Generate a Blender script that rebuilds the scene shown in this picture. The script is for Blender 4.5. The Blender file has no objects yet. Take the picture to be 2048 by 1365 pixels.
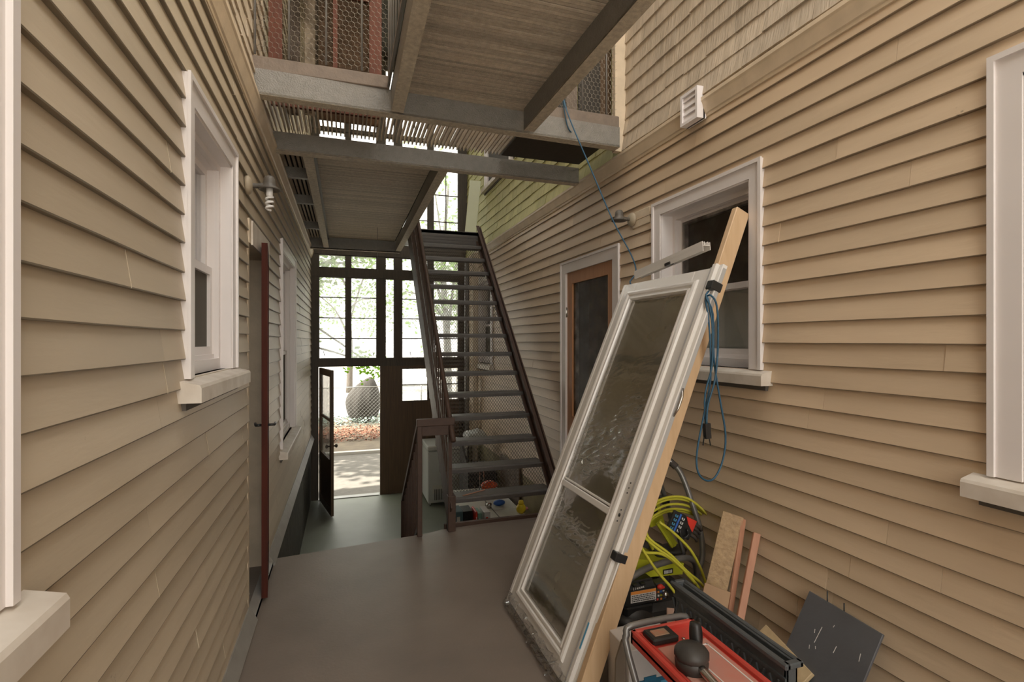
import bpy, bmesh, math, random
from mathutils import Vector, Matrix, noise
random.seed(7)
PI = math.pi
C = bpy.context.scene.collection
R = random.uniform

# ------------------------------------------------------------------ measuring
CAM = Vector((0, 0, 1.6)); FPX = 1022.0; YAW = math.radians(18.1)
cs, sn = math.cos(YAW), math.sin(YAW)
def ray(u, v):
    r = (u - 1024) / FPX
    return Vector((r * cs + sn, -r * sn + cs, -(v - 683) / FPX))
def atY(u, v, Y): d = ray(u, v); return CAM + d * (Y / d.y)
def atX(u, v, X): d = ray(u, v); return CAM + d * (X / d.x)

XL, XR, YF = -0.535, 2.07, 8.9      # left siding plane, right siding plane, far glazed wall
ZLO = -0.99                         # lower floor

# ------------------------------------------------------------------ materials
_m = {}
def mat(name, col, rough=0.6, col2=None, scale=(4, 4, 4), nscale=6.0, amt=0.5, metal=0.0, bump=0.0, bscale=40.0, tone=0.0, spec=0.5,
        detail=6, spots=None, spot_scale=3.0, spot_lo=0.62, coat=0.0):
    m = bpy.data.materials.new(name); m.use_nodes = True
    nt = m.node_tree; nt.nodes.clear(); N = nt.nodes.new; L = nt.links.new
    out = N('ShaderNodeOutputMaterial'); b = N('ShaderNodeBsdfPrincipled'); L(b.outputs[0], out.inputs[0])
    b.inputs['Roughness'].default_value = rough; b.inputs['Metallic'].default_value = metal
    b.inputs['Specular IOR Level'].default_value = spec; b.inputs['Coat Weight'].default_value = coat
    tc = N('ShaderNodeTexCoord'); mp = N('ShaderNodeMapping'); mp.inputs['Scale'].default_value = scale
    L(tc.outputs['Object'], mp.inputs[0])
    last = None
    def rgb(c):
        n = N('ShaderNodeRGB'); n.outputs[0].default_value = (*c, 1); return n.outputs[0]
    last = rgb(col)
    def mix(a, bb, f, mode='MIX'):
        x = N('ShaderNodeMix'); x.data_type = 'RGBA'; x.blend_type = mode
        L(a, x.inputs['A']); L(bb, x.inputs['B'])
        if isinstance(f, float): x.inputs['Factor'].default_value = f
        else: L(f, x.inputs['Factor'])
        return x.outputs['Result']
    if col2 is not None:
        n = N('ShaderNodeTexNoise'); n.inputs['Scale'].default_value = nscale; n.inputs['Detail'].default_value = detail
        L(mp.outputs[0], n.inputs['Vector'])
        rp = N('ShaderNodeMapRange'); rp.inputs[1].default_value = 0.5 - 0.25; rp.inputs[2].default_value = 0.5 + 0.25
        rp.inputs[3].default_value = 0; rp.inputs[4].default_value = amt
        L(n.outputs[0], rp.inputs[0]); last = mix(last, rgb(col2), rp.outputs[0])
    if spots is not None:
        n = N('ShaderNodeTexNoise'); n.inputs['Scale'].default_value = spot_scale; n.inputs['Detail'].default_value = 8
        n.inputs['Roughness'].default_value = 0.7
        L(tc.outputs['Object'], n.inputs['Vector'])
        rp = N('ShaderNodeMapRange'); rp.inputs[1].default_value = spot_lo; rp.inputs[2].default_value = spot_lo + 0.06
        L(n.outputs[0], rp.inputs[0]); last = mix(last, rgb(spots), rp.outputs[0])
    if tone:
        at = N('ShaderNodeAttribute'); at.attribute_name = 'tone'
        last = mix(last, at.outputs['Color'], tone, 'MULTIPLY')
    L(last, b.inputs['Base Color'])
    if bump:
        n = N('ShaderNodeTexNoise'); n.inputs['Scale'].default_value = bscale; n.inputs['Detail'].default_value = 4
        L(mp.outputs[0], n.inputs['Vector'])
        bp = N('ShaderNodeBump'); bp.inputs['Strength'].default_value = bump; bp.inputs['Distance'].default_value = 0.01
        L(n.outputs[0], bp.inputs['Height']); L(bp.outputs[0], b.inputs['Normal'])
    _m[name] = m; return m

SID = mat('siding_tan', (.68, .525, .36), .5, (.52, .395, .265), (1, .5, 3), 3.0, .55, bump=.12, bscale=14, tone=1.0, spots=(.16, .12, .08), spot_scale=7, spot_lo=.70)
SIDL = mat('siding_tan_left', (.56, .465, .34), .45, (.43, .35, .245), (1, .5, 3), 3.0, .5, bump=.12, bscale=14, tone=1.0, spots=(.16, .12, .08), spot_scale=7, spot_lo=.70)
SHI = mat('shingle_taupe', (.62, .52, .40), .7, (.40, .33, .245), (2, 6, .8), 5.0, .9, bump=.5, bscale=12, tone=1.0)
SHG = mat('shingle_green_lit', (.60, .57, .27), .7, (.44, .43, .19), (2, 6, .8), 5.0, .8, bump=.4, bscale=12, tone=1.0)  # yellow-green light from the foliage put into the shingle colour
TRM = mat('trim_tan', (.74, .61, .45), .5, (.52, .43, .31), (2, 2, 2), 5, .6, bump=.1)
WHT = mat('white_vinyl', (.80, .75, .73), .35, (.68, .62, .58), (1, 1, 1), 3, .35)
WHD = mat('weathered_white_sill', (.72, .66, .58), .5, (.42, .33, .24), (2, 2, 2), 5, .55)
SCR = mat('dark_screen', (.15, .14, .12), .9, bump=.3, bscale=900, spec=.1)
DRK = mat('dark_room', (.03, .026, .022), .9, spec=.1)
ROOM = mat('room_grey', (.30, .30, .27), .8, (.22, .21, .19), (1, 1, 1), 4, .5)
BLI = mat('blind_grey', (.46, .47, .42), .6)
CUR = mat('curtain_grey', (.33, .33, .33), .8, (.25, .25, .26), (1, 6, 1), 8, .6)
FLO = mat('floor_concrete', (.23, .185, .155), .42, (.15, .122, .10), (1, 1, 1), 2.2, .8, bump=.08, bscale=60, spots=(.24, .21, .18), spot_scale=9, spot_lo=.74)
FLL = mat('floor_lower', (.225, .235, .185), .5, (.155, .165, .13), (1, 1, 1), 1.6, .8, bump=.06, bscale=50)
FDR = mat('foundation_tan', (.36, .31, .17), .8, (.24, .20, .12), (1, 1, 1), 4, .8)  # yellowish tint carries the foliage light on the far right wall
STN = mat('stone_foundation', (.075, .065, .045), .9, (.03, .028, .02), (3, 3, 3), 3, .9, bump=1.0, bscale=7)
STL = mat('beam_paint_grey', (.235, .22, .195), .35, (.155, .145, .125), (3, 3, 3), 8, .6, bump=.55, bscale=38, spec=.6)
STF = mat('beam_flange_pale', (.66, .58, .45), .6, (.34, .28, .21), (3, 3, 3), 14, .8, bump=.7, bscale=45)
WDG = mat('guard_rail_wood', (.22, .17, .13), .6, (.13, .10, .08), (2, 2, 2), 8, .7, bump=.3, bscale=30)
GRT = mat('grating_taupe', (.66, .57, .45), .6, (.42, .35, .27), (4, 4, 4), 9, .8, bump=.5, bscale=40, tone=1.0)
STB = mat('stair_brown', (.085, .05, .036), .5, (.055, .034, .026), (4, 4, 4), 6, .6, bump=.15, bscale=60, spec=.3)
TRD = mat('stair_tread', (.085, .072, .062), .30, (.05, .043, .038), (4, 4, 4), 6, .7, bump=.45, bscale=45, spec=.7)
MSH = mat('expanded_metal', (.10, .08, .065), .45, metal=.2)
WIR = mat('chicken_wire', (.30, .27, .22), .4, metal=.5)
WDK = mat('far_wall_wood', (.085, .065, .045), .55, (.045, .034, .025), (6, 6, .6), 6, .8, bump=.3, bscale=20)
WPN = mat('far_panel_wood', (.13, .075, .035), .5, (.06, .036, .02), (9, 9, .5), 5, .8, bump=.2, bscale=20)
REDW = mat('red_frame_wood', (.15, .042, .018), .7, (.08, .024, .012), (5, 5, 1), 6, .7)
BRNB = mat('brown_plywood', (.22, .115, .05), .6, (.14, .075, .035), (5, 5, 1), 4, .7)
DBR = mat('dark_board', (.055, .045, .034), .7, (.03, .026, .02), (9, 9, .5), 6, .8)
SCRW = mat('screen_door_wood', (.50, .25, .115), .45, (.36, .165, .07), (8, 8, .7), 6, .7)
REDD = mat('red_brown_leaf', (.085, .020, .012), .7, (.04, .014, .009), (8, 8, .6), 5, .8, spec=.15)
PINE = mat('pine_wood', (.64, .45, .27), .5, (.52, .34, .19), (7, 7, .8), 5, .8, bump=.05, spots=(.22, .10, .04), spot_scale=11, spot_lo=.70)
OSB = mat('osb_board', (.50, .34, .18), .6, (.30, .19, .10), (1, 1, 1), 45, .9, bump=.6, bscale=50)
OSBE = mat('pale_plywood', (.56, .42, .24), .6, (.45, .32, .18), (1, 1, 1), 25, .9)
PNK = mat('pink_cedar', (.52, .26, .16), .55, (.42, .19, .11), (8, 8, .8), 5, .7)
CARD = mat('cardboard', (.40, .25, .14), .75, (.34, .21, .12), (1, 1, 1), 9, .5)
SLT = mat('slate', (.105, .105, .112), .55, (.075, .073, .075), (1, 1, 1), 6, .8, bump=.15, bscale=20)
CHK = mat('chalk_scratch', (.62, .58, .55), .8)
WHP = mat('door_white_aluminium', (.80, .77, .73), .22, (.70, .66, .60), (1, 1, 1), 3, .3, spec=.6, coat=.3)
WHG = mat('door_groove_grey', (.42, .41, .40), .4)
BLK = mat('black_plastic', (.018, .018, .018), .35, (.03, .028, .026), (1, 1, 1), 12, .6)
DST = mat('dusty_black', (.055, .048, .042), .5, (.02, .019, .018), (1, 1, 1), 14, .8)
YEL = mat('yellow_green_plastic', (.55, .56, .03), .35, (.45, .44, .03), (1, 1, 1), 6, .4)
HOS = mat('yellow_hose', (.56, .52, .05), .38)
TUB = mat('grey_tube', (.23, .22, .21), .32, metal=.5)
GRP = mat('foam_grip', (.06, .048, .04), .8)
CHR = mat('chrome', (.6, .58, .55), .22, metal=1.0)
RED = mat('red_plastic', (.62, .045, .03), .38, (.50, .12, .09), (1, 1, 1), 7, .7)
PIN2 = mat('dusty_red', (.58, .20, .15), .6, (.50, .30, .24), (1, 1, 1), 8, .8)
CRT = mat('crate_grey', (.075, .085, .09), .45, (.12, .12, .12), (1, 1, 1), 16, .5, bump=.3, bscale=30)
BLU = mat('blue_cable', (.02, .085, .15), .45)
TAP = mat('blue_tape', (.10, .38, .62), .5)
BOX = mat('white_box_card', (.60, .57, .55), .6)
BXB = mat('box_blue_print', (.03, .16, .27), .5)
LBW = mat('label_white', (.75, .73, .70), .5)
LBO = mat('label_orange', (.80, .30, .06), .5)
LBB = mat('label_blue', (.05, .15, .5), .5)
LBR = mat('label_red', (.75, .05, .03), .5)
FRZ = mat('freezer_enamel', (.60, .61, .57), .3, (.52, .53, .48), (1, 1, 1), 4, .4)
VNT = mat('vent_white', (.82, .78, .78), .4)
BRS = mat('lamp_bronze', (.075, .065, .055), .5, (.15, .13, .105), (1, 1, 1), 30, .7, bump=.3)
LMB = mat('lamp_base_tan', (.42, .35, .25), .5, (.30, .24, .17), (1, 1, 1), 20, .7)
BLB = mat('cfl_glass', (.82, .80, .78), .25)
ORG = mat('orange_mesh', (.90, .13, .03), .45)
YBL = mat('yellow_ball', (.85, .62, .03), .35)
TEAL = mat('teal_box', (.09, .15, .16), .6)
CRM = mat('cream_board', (.62, .60, .52), .6)
GRNB = mat('pale_green_board', (.60, .62, .42), .5, (.52, .52, .36), (1, 1, 1), 3, .5)
ASP = mat('asphalt', (.17, .155, .13), .9, (.12, .11, .095), (1, 1, 1), 12, .8, bump=.3, bscale=80)
CON = mat('pale_concrete', (.55, .52, .46), .85, (.46, .43, .38), (1, 1, 1), 2, .7)
SOI = mat('soil', (.19, .15, .10), .95, (.10, .08, .06), (1, 1, 1), 4, .8, bump=.5, bscale=20)
LIT = mat('leaf_litter', (.25, .10, .055), .8, (.16, .07, .04), (1, 1, 1), 3, .8)
WEE = mat('weed_bluish', (.30, .38, .33), .8, (.18, .26, .20), (1, 1, 1), 3, .8)
BRK = mat('bark', (.13, .11, .09), .9, (.07, .06, .05), (3, 3, 1), 8, .8, bump=.8, bscale=20)
FEN = mat('fence_wire', (.22, .22, .20), .4, metal=.6)
TARP = mat('tarp_grey', (.055, .048, .04), .9, (.03, .026, .022), (8, 2, .6), 4, .9, bump=.8, bscale=9)
HOU = mat('house_core', (.10, .09, .08), .9)

def leafmat(name, col, tcol):
    m = bpy.data.materials.new(name); m.use_nodes = True; nt = m.node_tree; nt.nodes.clear(); N = nt.nodes.new; L = nt.links.new
    o = N('ShaderNodeOutputMaterial'); d = N('ShaderNodeBsdfDiffuse'); t = N('ShaderNodeBsdfTranslucent'); x = N('ShaderNodeMixShader')
    d.inputs[0].default_value = (*col, 1); t.inputs[0].default_value = (*tcol, 1); x.inputs[0].default_value = .5
    L(d.outputs[0], x.inputs[1]); L(t.outputs[0], x.inputs[2]); L(x.outputs[0], o.inputs[0]); return m
LFA = leafmat('leaf_bright', (.10, .22, .02), (.22, .42, .03))
LFB = leafmat('leaf_mid', (.10, .18, .05), (.18, .30, .07))

def glassmat(name, haze, hcol, rough=.03, bump=0.0, bscale=(3, 3, 3), refl=.04, hz2=None, streak=False):
    m = bpy.data.materials.new(name); m.use_nodes = True; nt = m.node_tree; nt.nodes.clear(); N = nt.nodes.new; L = nt.links.new
    o = N('ShaderNodeOutputMaterial'); tr = N('ShaderNodeBsdfTransparent'); gl = N('ShaderNodeBsdfGlossy')
    gl.inputs['Roughness'].default_value = rough
    df = N('ShaderNodeBsdfDiffuse'); tl = N('ShaderNodeBsdfTranslucent'); df.inputs[0].default_value = (*hcol, 1); tl.inputs[0].default_value = (*hcol, 1)
    hz = N('ShaderNodeMixShader'); hz.inputs[0].default_value = .5; L(df.outputs[0], hz.inputs[1]); L(tl.outputs[0], hz.inputs[2])
    a = N('ShaderNodeMixShader'); L(tr.outputs[0], a.inputs[1]); L(hz.outputs[0], a.inputs[2])
    tc = N('ShaderNodeTexCoord'); mp = N('ShaderNodeMapping'); mp.inputs['Scale'].default_value = bscale; L(tc.outputs['Object'], mp.inputs[0])
    n = N('ShaderNodeTexNoise'); n.inputs['Scale'].default_value = 3; n.inputs['Detail'].default_value = 6; L(mp.outputs[0], n.inputs['Vector'])
    r = N('ShaderNodeMapRange'); r.inputs[1].default_value = .35; r.inputs[2].default_value = .65; r.inputs[3].default_value = haze * .4; r.inputs[4].default_value = haze if hz2 is None else hz2
    L(n.outputs[0], r.inputs[0]); L(r.outputs[0], a.inputs[0])
    fr = N('ShaderNodeLayerWeight'); fr.inputs[0].default_value = .5
    pw_ = N('ShaderNodeMath'); pw_.operation = 'POWER'; pw_.inputs[1].default_value = 4; L(fr.outputs['Facing'], pw_.inputs[0])
    ma = N('ShaderNodeMath'); ma.operation = 'MULTIPLY_ADD'; ma.inputs[1].default_value = 1-refl; ma.inputs[2].default_value = refl; L(pw_.outputs[0], ma.inputs[0])
    b = N('ShaderNodeMixShader'); L(ma.outputs[0], b.inputs[0]); L(a.outputs[0], b.inputs[1]); L(gl.outputs[0], b.inputs[2]); L(b.outputs[0], o.inputs[0])
    if bump:
        w = N('ShaderNodeTexNoise'); w.inputs['Scale'].default_value = 5; w.inputs['Detail'].default_value = 3; w.inputs['Distortion'].default_value = 1.2
        L(mp.outputs[0], w.inputs['Vector'])
        bp = N('ShaderNodeBump'); bp.inputs['Strength'].default_value = bump; bp.inputs['Distance'].default_value = .02
        L(w.outputs[0], bp.inputs['Height']); L(bp.outputs[0], gl.inputs['Normal'])
    return m
GLF = glassmat('dusty_pane', .45, (.75, .78, .74))
GLD = glassmat('wavy_door_pane', .12, (.5, .5, .42), bump=.06, bscale=(2, 2, .5), refl=.25)
GLW = glassmat('house_window_glass', .05, (.3, .3, .3), refl=.07)
FILM = glassmat('film_wrapped_glass', .9, (.66, .58, .38), rough=.035, bump=.05, bscale=(1.0, .6, .6), refl=.50, hz2=.95)  # beige haze colour stands in for the reflected left wall
FILM2 = glassmat('plastic_film', .05, (.7, .7, .66), rough=.06, bump=.0, refl=.30)
SCRN = glassmat('insect_screen', .50, (.11, .085, .06), rough=.5, refl=.0)

# ------------------------------------------------------------------ mesh builder
class MB:
    def __init__(s, M=None): s.v = []; s.f = []; s.mi = []; s.t = []; s.sm = []; s.M = M or Matrix.Identity(4); s.cur = 0; s.tone = 1.0; s.smooth = False
    def add(s, vs, fs):
        n = len(s.v); s.v += [tuple(s.M @ Vector(p)) for p in vs]
        for f in fs: s.f.append([i + n for i in f]); s.mi.append(s.cur); s.t.append(s.tone); s.sm.append(s.smooth)
    def box(s, x0, x1, y0, y1, z0, z1):
        s.add([(x0,y0,z0),(x1,y0,z0),(x1,y1,z0),(x0,y1,z0),(x0,y0,z1),(x1,y0,z1),(x1,y1,z1),(x0,y1,z1)],
              [(0,3,2,1),(4,5,6,7),(0,1,5,4),(1,2,6,5),(2,3,7,6),(3,0,4,7)])
        return s
    def cbox(s, x0, x1, y0, y1, z0, z1, b=.005):       # box with chamfered long edges all round
        b = min(b, abs(x1-x0)*.45, abs(y1-y0)*.45, abs(z1-z0)*.45)
        bm = bmesh.new(); bmesh.ops.create_cube(bm, size=1)
        for v in bm.verts: v.co = Vector(((x0+x1)/2+v.co.x*(x1-x0), (y0+y1)/2+v.co.y*(y1-y0), (z0+z1)/2+v.co.z*(z1-z0)))
        bmesh.ops.bevel(bm, geom=bm.edges[:], offset=b, segments=1, affect='EDGES')
        bm.verts.index_update(); s.add([v.co[:] for v in bm.verts], [[v.index for v in f.verts] for f in bm.faces]); bm.free(); return s
    def prism(s, poly, axis, a, b):                     # poly of 2D points extruded along axis
        def P(p, t): return {'x': (t, p[0], p[1]), 'y': (p[0], t, p[1]), 'z': (p[0], p[1], t)}[axis]
        n = len(poly)
        s.add([P(p, a) for p in poly] + [P(p, b) for p in poly], [list(range(n))[::-1], list(range(n, 2*n))] + [(i, (i+1) % n, n+(i+1) % n, n+i) for i in range(n)])
        return s
    def bar(s, p, q, w, h=None, up=(0, 0, 1)):
        h = h or w; p = Vector(p); q = Vector(q); d = (q-p).normalized(); u = Vector(up)
        if abs(d.dot(u)) > .98: u = Vector((0, 1, 0))
        a = d.cross(u).normalized(); b = a.cross(d).normalized()
        vs = [tuple(e + a*(w/2*i) + b*(h/2*j)) for e in (p, q) for i, j in ((-1,-1),(1,-1),(1,1),(-1,1))]
        s.add(vs, [(0,3,2,1),(4,5,6,7),(0,1,5,4),(1,2,6,5),(2,3,7,6),(3,0,4,7)]); return s
    def wire(s, p, q, r):                               # three-sided thin wire, no caps
        p = Vector(p); q = Vector(q); d = (q-p); 
        if d.length < 1e-6: return
        d.normalize(); u = Vector((0, 0, 1)) if abs(d.z) < .95 else Vector((0, 1, 0))
        a = d.cross(u).normalized(); b = a.cross(d)
        o = [a*r, a*(-.5*r)+b*(.866*r), a*(-.5*r)-b*(.866*r)]
        s.add([tuple(p+k) for k in o]+[tuple(q+k) for k in o], [(0,1,4,3),(1,2,5,4),(2,0,3,5)])
    def tube(s, pts, r, seg=8, sub=0, closed=False):
        P = [Vector(p) for p in pts]
        if sub:
            Q = []; n = len(P); rng = range(n if closed else n-1)
            for i in rng:
                p0 = P[(i-1) % n] if (closed or i > 0) else P[0]; p1 = P[i]; p2 = P[(i+1) % n]; p3 = P[(i+2) % n] if (closed or i+2 < n) else P[-1]
                for k in range(sub):
                    t = k/sub
                    Q.append(.5*((2*p1)+(p2-p0)*t+(2*p0-5*p1+4*p2-p3)*t*t+(3*p1-p0-3*p2+p3)*t**3))
            if not closed: Q.append(P[-1])
            P = Q
        n = len(P); rs = r if callable(r) else (lambda t: r)
        vs = []; last = None
        for i, p in enumerate(P):
            if closed: d = P[(i+1) % n]-P[i-1]
            else: d = P[min(i+1, n-1)]-P[max(i-1, 0)]
            d.normalize()
            if last is None:
                u = Vector((0, 0, 1)) if abs(d.z) < .9 else Vector((1, 0, 0)); a = d.cross(u).normalized()
            else: a = (last - d*last.dot(d)).normalized()
            last = a; b = d.cross(a); rr = rs(i/max(n-1, 1))
            vs += [tuple(p + a*(rr*math.cos(2*PI*k/seg)) + b*(rr*math.sin(2*PI*k/seg))) for k in range(seg)]
        fs = []
        for i in range(n if closed else n-1):
            j = (i+1) % n
            fs += [(i*seg+k, i*seg+(k+1) % seg, j*seg+(k+1) % seg, j*seg+k) for k in range(seg)]
        if not closed: fs += [tuple(range(seg))[::-1], tuple((n-1)*seg+k for k in range(seg))]
        sm = s.smooth; s.smooth = True; s.add(vs, fs); s.smooth = sm; return s
    def lathe(s, prof, c=(0,0,0), axis='z', seg=20):    # prof: (radius, height)
        c = Vector(c); vs = []
        for r, h in prof:
            for k in range(seg):
                a = 2*PI*k/seg; x, y = r*math.cos(a), r*math.sin(a)
                vs.append(tuple(c + Vector({'z': (x, y, h), 'x': (h, x, y), 'y': (x, h, y)}[axis])))
        n = len(prof); fs = [(i*seg+k, i*seg+(k+1) % seg, (i+1)*seg+(k+1) % seg, (i+1)*seg+k) for i in range(n-1) for k in range(seg)]
        fs += [tuple(range(seg))[::-1], tuple((n-1)*seg+k for k in range(seg))]
        sm = s.smooth; s.smooth = True; s.add(vs, fs); s.smooth = sm; return s
    def ball(s, c, r, seg=14, rings=9, f=None):
        prof = [(max(1e-4, math.sin(PI*i/rings)), -math.cos(PI*i/rings)) for i in range(rings+1)]
        if not hasattr(r, '__len__'): r = (r, r, r)
        n0 = len(s.v); M = s.M; s.M = Matrix.Identity(4); s.lathe(prof, seg=seg); s.M = M
        for i in range(n0, len(s.v)):
            x, y, z = s.v[i]
            if f: x, y, z = f(x, y, z)
            s.v[i] = tuple(M @ Vector((c[0]+x*r[0], c[1]+y*r[1], c[2]+z*r[2])))
        return s
    def build(s, name, m, parent=None, bevel=0):
        me = bpy.data.meshes.new(name); me.from_pydata(s.v, [], s.f)
        ms = m if isinstance(m, (list, tuple)) else [m]
        for k in ms: me.materials.append(k)
        me.polygons.foreach_set('material_index', s.mi); me.polygons.foreach_set('use_smooth', s.sm)
        if any(t != 1.0 for t in s.t):
            ca = me.color_attributes.new('tone', 'FLOAT_COLOR', 'CORNER'); k = 0; buf = []
            for p, t in zip(me.polygons, s.t): buf += [t, t, t, 1.0] * p.loop_total
            ca.data.foreach_set('color', buf)
        elif ms[0] in (SID, SIDL, SHI, SHG, GRT):
            ca = me.color_attributes.new('tone', 'FLOAT_COLOR', 'CORNER'); ca.data.foreach_set('color', [1.0]*4*len(ca.data))
        if len(s.f) < 60000:
            bm = bmesh.new(); bm.from_mesh(me); bmesh.ops.recalc_face_normals(bm, faces=bm.faces); bm.to_mesh(me); bm.free()
        o = bpy.data.objects.new(name, me); C.objects.link(o)
        if parent is not None:
            o.parent = parent; o.matrix_parent_inverse = wm(parent).inverted()
        return o
def wm(o):
    m = Matrix.LocRotScale(o.location, o.rotation_euler, o.scale)
    if o.parent is not None: m = wm(o.parent) @ o.matrix_parent_inverse @ m
    return m
def thing(name, label, cat, loc=(0,0,0), group=None, kind=None):
    o = bpy.data.objects.new(name, None); C.objects.link(o); o.location = loc; o.empty_display_size = .1
    if label: o['label'] = label
    if cat: o['category'] = cat
    if group: o['group'] = group
    if kind: o['kind'] = kind
    return o
def tag(o, label, cat, group=None, kind=None):
    o['label'] = label; o['category'] = cat
    if group: o['group'] = group
    if kind: o['kind'] = kind
    return o
def S(o, label=None):
    o['kind'] = 'structure'
    if label: o['label'] = label
    return o
def frame(mb, y0, y1, z0, z1, w, d0, d1, wb=None):     # rectangular frame in the local (along, out, up) axes
    wb = w if wb is None else wb
    mb.box(y0, y0+w, d0, d1, z0, z1); mb.box(y1-w, y1, d0, d1, z0, z1)
    mb.box(y0+w, y1-w, d0, d1, z1-w, z1)
    if wb: mb.box(y0+w, y1-w, d0, d1, z0, z0+wb)
ML = Matrix(((0,1,0,XL),(1,0,0,0),(0,0,1,0),(0,0,0,1)))     # left wall: (along Y, out = +X, up)
MR = Matrix(((0,-1,0,XR),(1,0,0,0),(0,0,1,0),(0,0,0,1)))    # right wall: out = -X
def text(s, size, M, m, name, parent, extrude=.0006, bold=0.0):
    cu = bpy.data.curves.new(name, 'FONT'); cu.body = s; cu.size = size; cu.extrude = extrude; cu.align_x = 'CENTER'; cu.align_y = 'CENTER'; cu.offset = bold
    t = bpy.data.objects.new(name, cu); C.objects.link(t); bpy.context.view_layer.update()
    me = bpy.data.meshes.new_from_object(t.evaluated_get(bpy.context.evaluated_depsgraph_get())); bpy.data.objects.remove(t)
    me.transform(M); me.materials.clear(); me.materials.append(m); o = bpy.data.objects.new(name, me); C.objects.link(o)
    if parent is not None: o.parent = parent; o.matrix_parent_inverse = wm(parent).inverted()
    return o

# ------------------------------------------------------------------ siding
def clapboard(mb, y0, y1, z0, z1, ex, opens, flip=0):
    n = int(math.ceil((z1-z0)/ex - 1e-6))
    for i in range(n):
        za, zb = z0+i*ex, min(z0+(i+1)*ex, z1)
        cuts = sorted({y0, y1, *[c for o in opens for c in o[:2] if y0 < c < y1]})
        joints = []; yy = y0 + R(.2, 2.2)
        while yy < y1: joints.append(yy); yy += R(1.1, 3.2)
        cuts = sorted(set(cuts + joints))
        tn = R(.92, 1.06); ph = R(0, 9); pr = R(-.001, .0015)
        for a, b in zip(cuts, cuts[1:]):
            if b-a < .004: continue
            if a in joints: tn = R(.90, 1.06); pr = R(-.0012, .0018)
            lo, hi = za, zb + .006
            ok = True; segs = [(lo, hi)]
            for o in opens:
                if o[0] < (a+b)/2 < o[1]:
                    ns = []
                    for l, h in segs:
                        if o[3] <= l or o[2] >= h: ns.append((l, h)); continue
                        if o[2] > l+.004: ns.append((l, o[2]))
                        if o[3] < h-.008: ns.append((o[3], h))
                    segs = ns
            a2 = a + (.0012 if a in joints else 0)
            for l, h in segs:
                k = max(1, int((b-a)/.3)); vs = []; fs = []
                for j in range(k+1):
                    y = a2 + (b-a2)*j/k; w = .0013*math.sin(y*2.3+ph)+.0007*math.sin(y*7.1+ph*2)
                    f = lambda z: .0150*(1-(z-za)/(zb+.006-za)) + .0035 + pr + .4*w
                    zl = l + (w if l == za else 0)
                    vs += [(y, -.004, zl), (y, f(l)-.0012, zl), (y, f(l), zl+.0035), (y, f(h), h)]
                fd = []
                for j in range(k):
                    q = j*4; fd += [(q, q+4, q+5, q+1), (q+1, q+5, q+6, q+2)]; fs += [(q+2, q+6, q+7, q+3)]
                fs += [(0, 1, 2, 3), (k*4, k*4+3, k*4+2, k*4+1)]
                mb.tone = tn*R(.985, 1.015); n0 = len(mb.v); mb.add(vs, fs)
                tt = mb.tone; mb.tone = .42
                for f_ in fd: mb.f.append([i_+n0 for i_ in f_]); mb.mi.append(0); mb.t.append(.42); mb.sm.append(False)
                mb.tone = tt
    mb.tone = 1.0
def shingles(mb, y0, y1, z0, z1, ex, wmin=.10, wmax=.22, opens=(), flare=0.0):
    n = int(math.ceil((z1-z0)/ex))
    for i in range(n):
        za = z0+i*ex; y = y0 - R(0, .1)
        fl = flare*max(0, 1-i*.45)
        while y < y1:
            w = R(wmin, wmax); a, b = max(y, y0), min(y+w-.0025, y1); y += w
            if b-a < .01: continue
            if any(o[0] < (a+b)/2 < o[1] and o[2] < za+ex/2 < o[3] for o in opens): continue
            d = R(-.003, .002); sag = R(-.006, .003); zb = za+ex+.02; o1 = .018+fl+d; o2 = .004+flare*max(0, 1-(i+1)*.45)+d*.5
            mb.tone = R(.88, 1.08)
            mb.add([(a,-.02,za+sag),(b,-.02,za+sag),(b,o1,za+sag),(a,o1,za+sag),(a,-.02,zb),(b,-.02,zb),(b,o2,zb),(a,o2,zb)],
                   [(0,3,2,1),(0,1,5,4),(1,2,6,5),(2,3,7,6),(3,0,4,7)])
    mb.tone = 1.0

ZB = 3.0
openL = [(-1.2, 1.03, 1.18, 2.56), (2.0, 2.82, 1.47, 2.52), (3.22, 3.98, -.2, 2.30), (4.72, 6.0, .68, 2.47)]
openR = [(-.2, 1.125, 1.15, 2.54), (2.11, 3.09, 1.45, 2.55), (3.56, 4.68, -.2, 2.36), (7.2, 8.2, 1.25, 2.62)]
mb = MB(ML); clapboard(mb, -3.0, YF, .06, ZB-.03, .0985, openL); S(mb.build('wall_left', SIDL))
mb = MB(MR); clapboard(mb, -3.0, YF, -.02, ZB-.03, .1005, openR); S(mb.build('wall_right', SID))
# unseen house masses added behind the siding to block light, left one raised against sun (openings left as recesses)
for side, M, ops in (('left', ML, openL), ('right', MR, openR)):
    mb = MB(M); ys = sorted({-3.0, YF+.05, *[c for o in ops for c in o[:2] if c > -3]})
    for a, b in zip(ys, ys[1:]):
        o = [q for q in ops if q[0] < (a+b)/2 < q[1]]
        if not o: mb.box(a, b, -.30, -.003, -1.2, 6.6)
        else:
            mb.box(a, b, -.30, -.003, -1.2, o[0][2]); mb.box(a, b, -.30, -.003, o[0][3], 6.6)
    mb.box(-3.0, YF+.05, -4.5, -1.3, -1.2, 9.2 if side == 'left' else 6.8); mb.box(-3, -2.9, -1.3, -.3, -1.2, 6.6); mb.box(YF-.05, YF+.05, -1.3, -.3, -1.2, 6.6)
    mb.box(-3, YF, -1.3, -.3, 6.5, 6.6)
    for z in (3.0,): mb.box(-3, YF, -1.3, -.3, z, z+.1)
    mb.box(-3, YF, -1.3, -.3, -.3, -.01)
    S(mb.build('wall_%s_core' % side, HOU))
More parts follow.
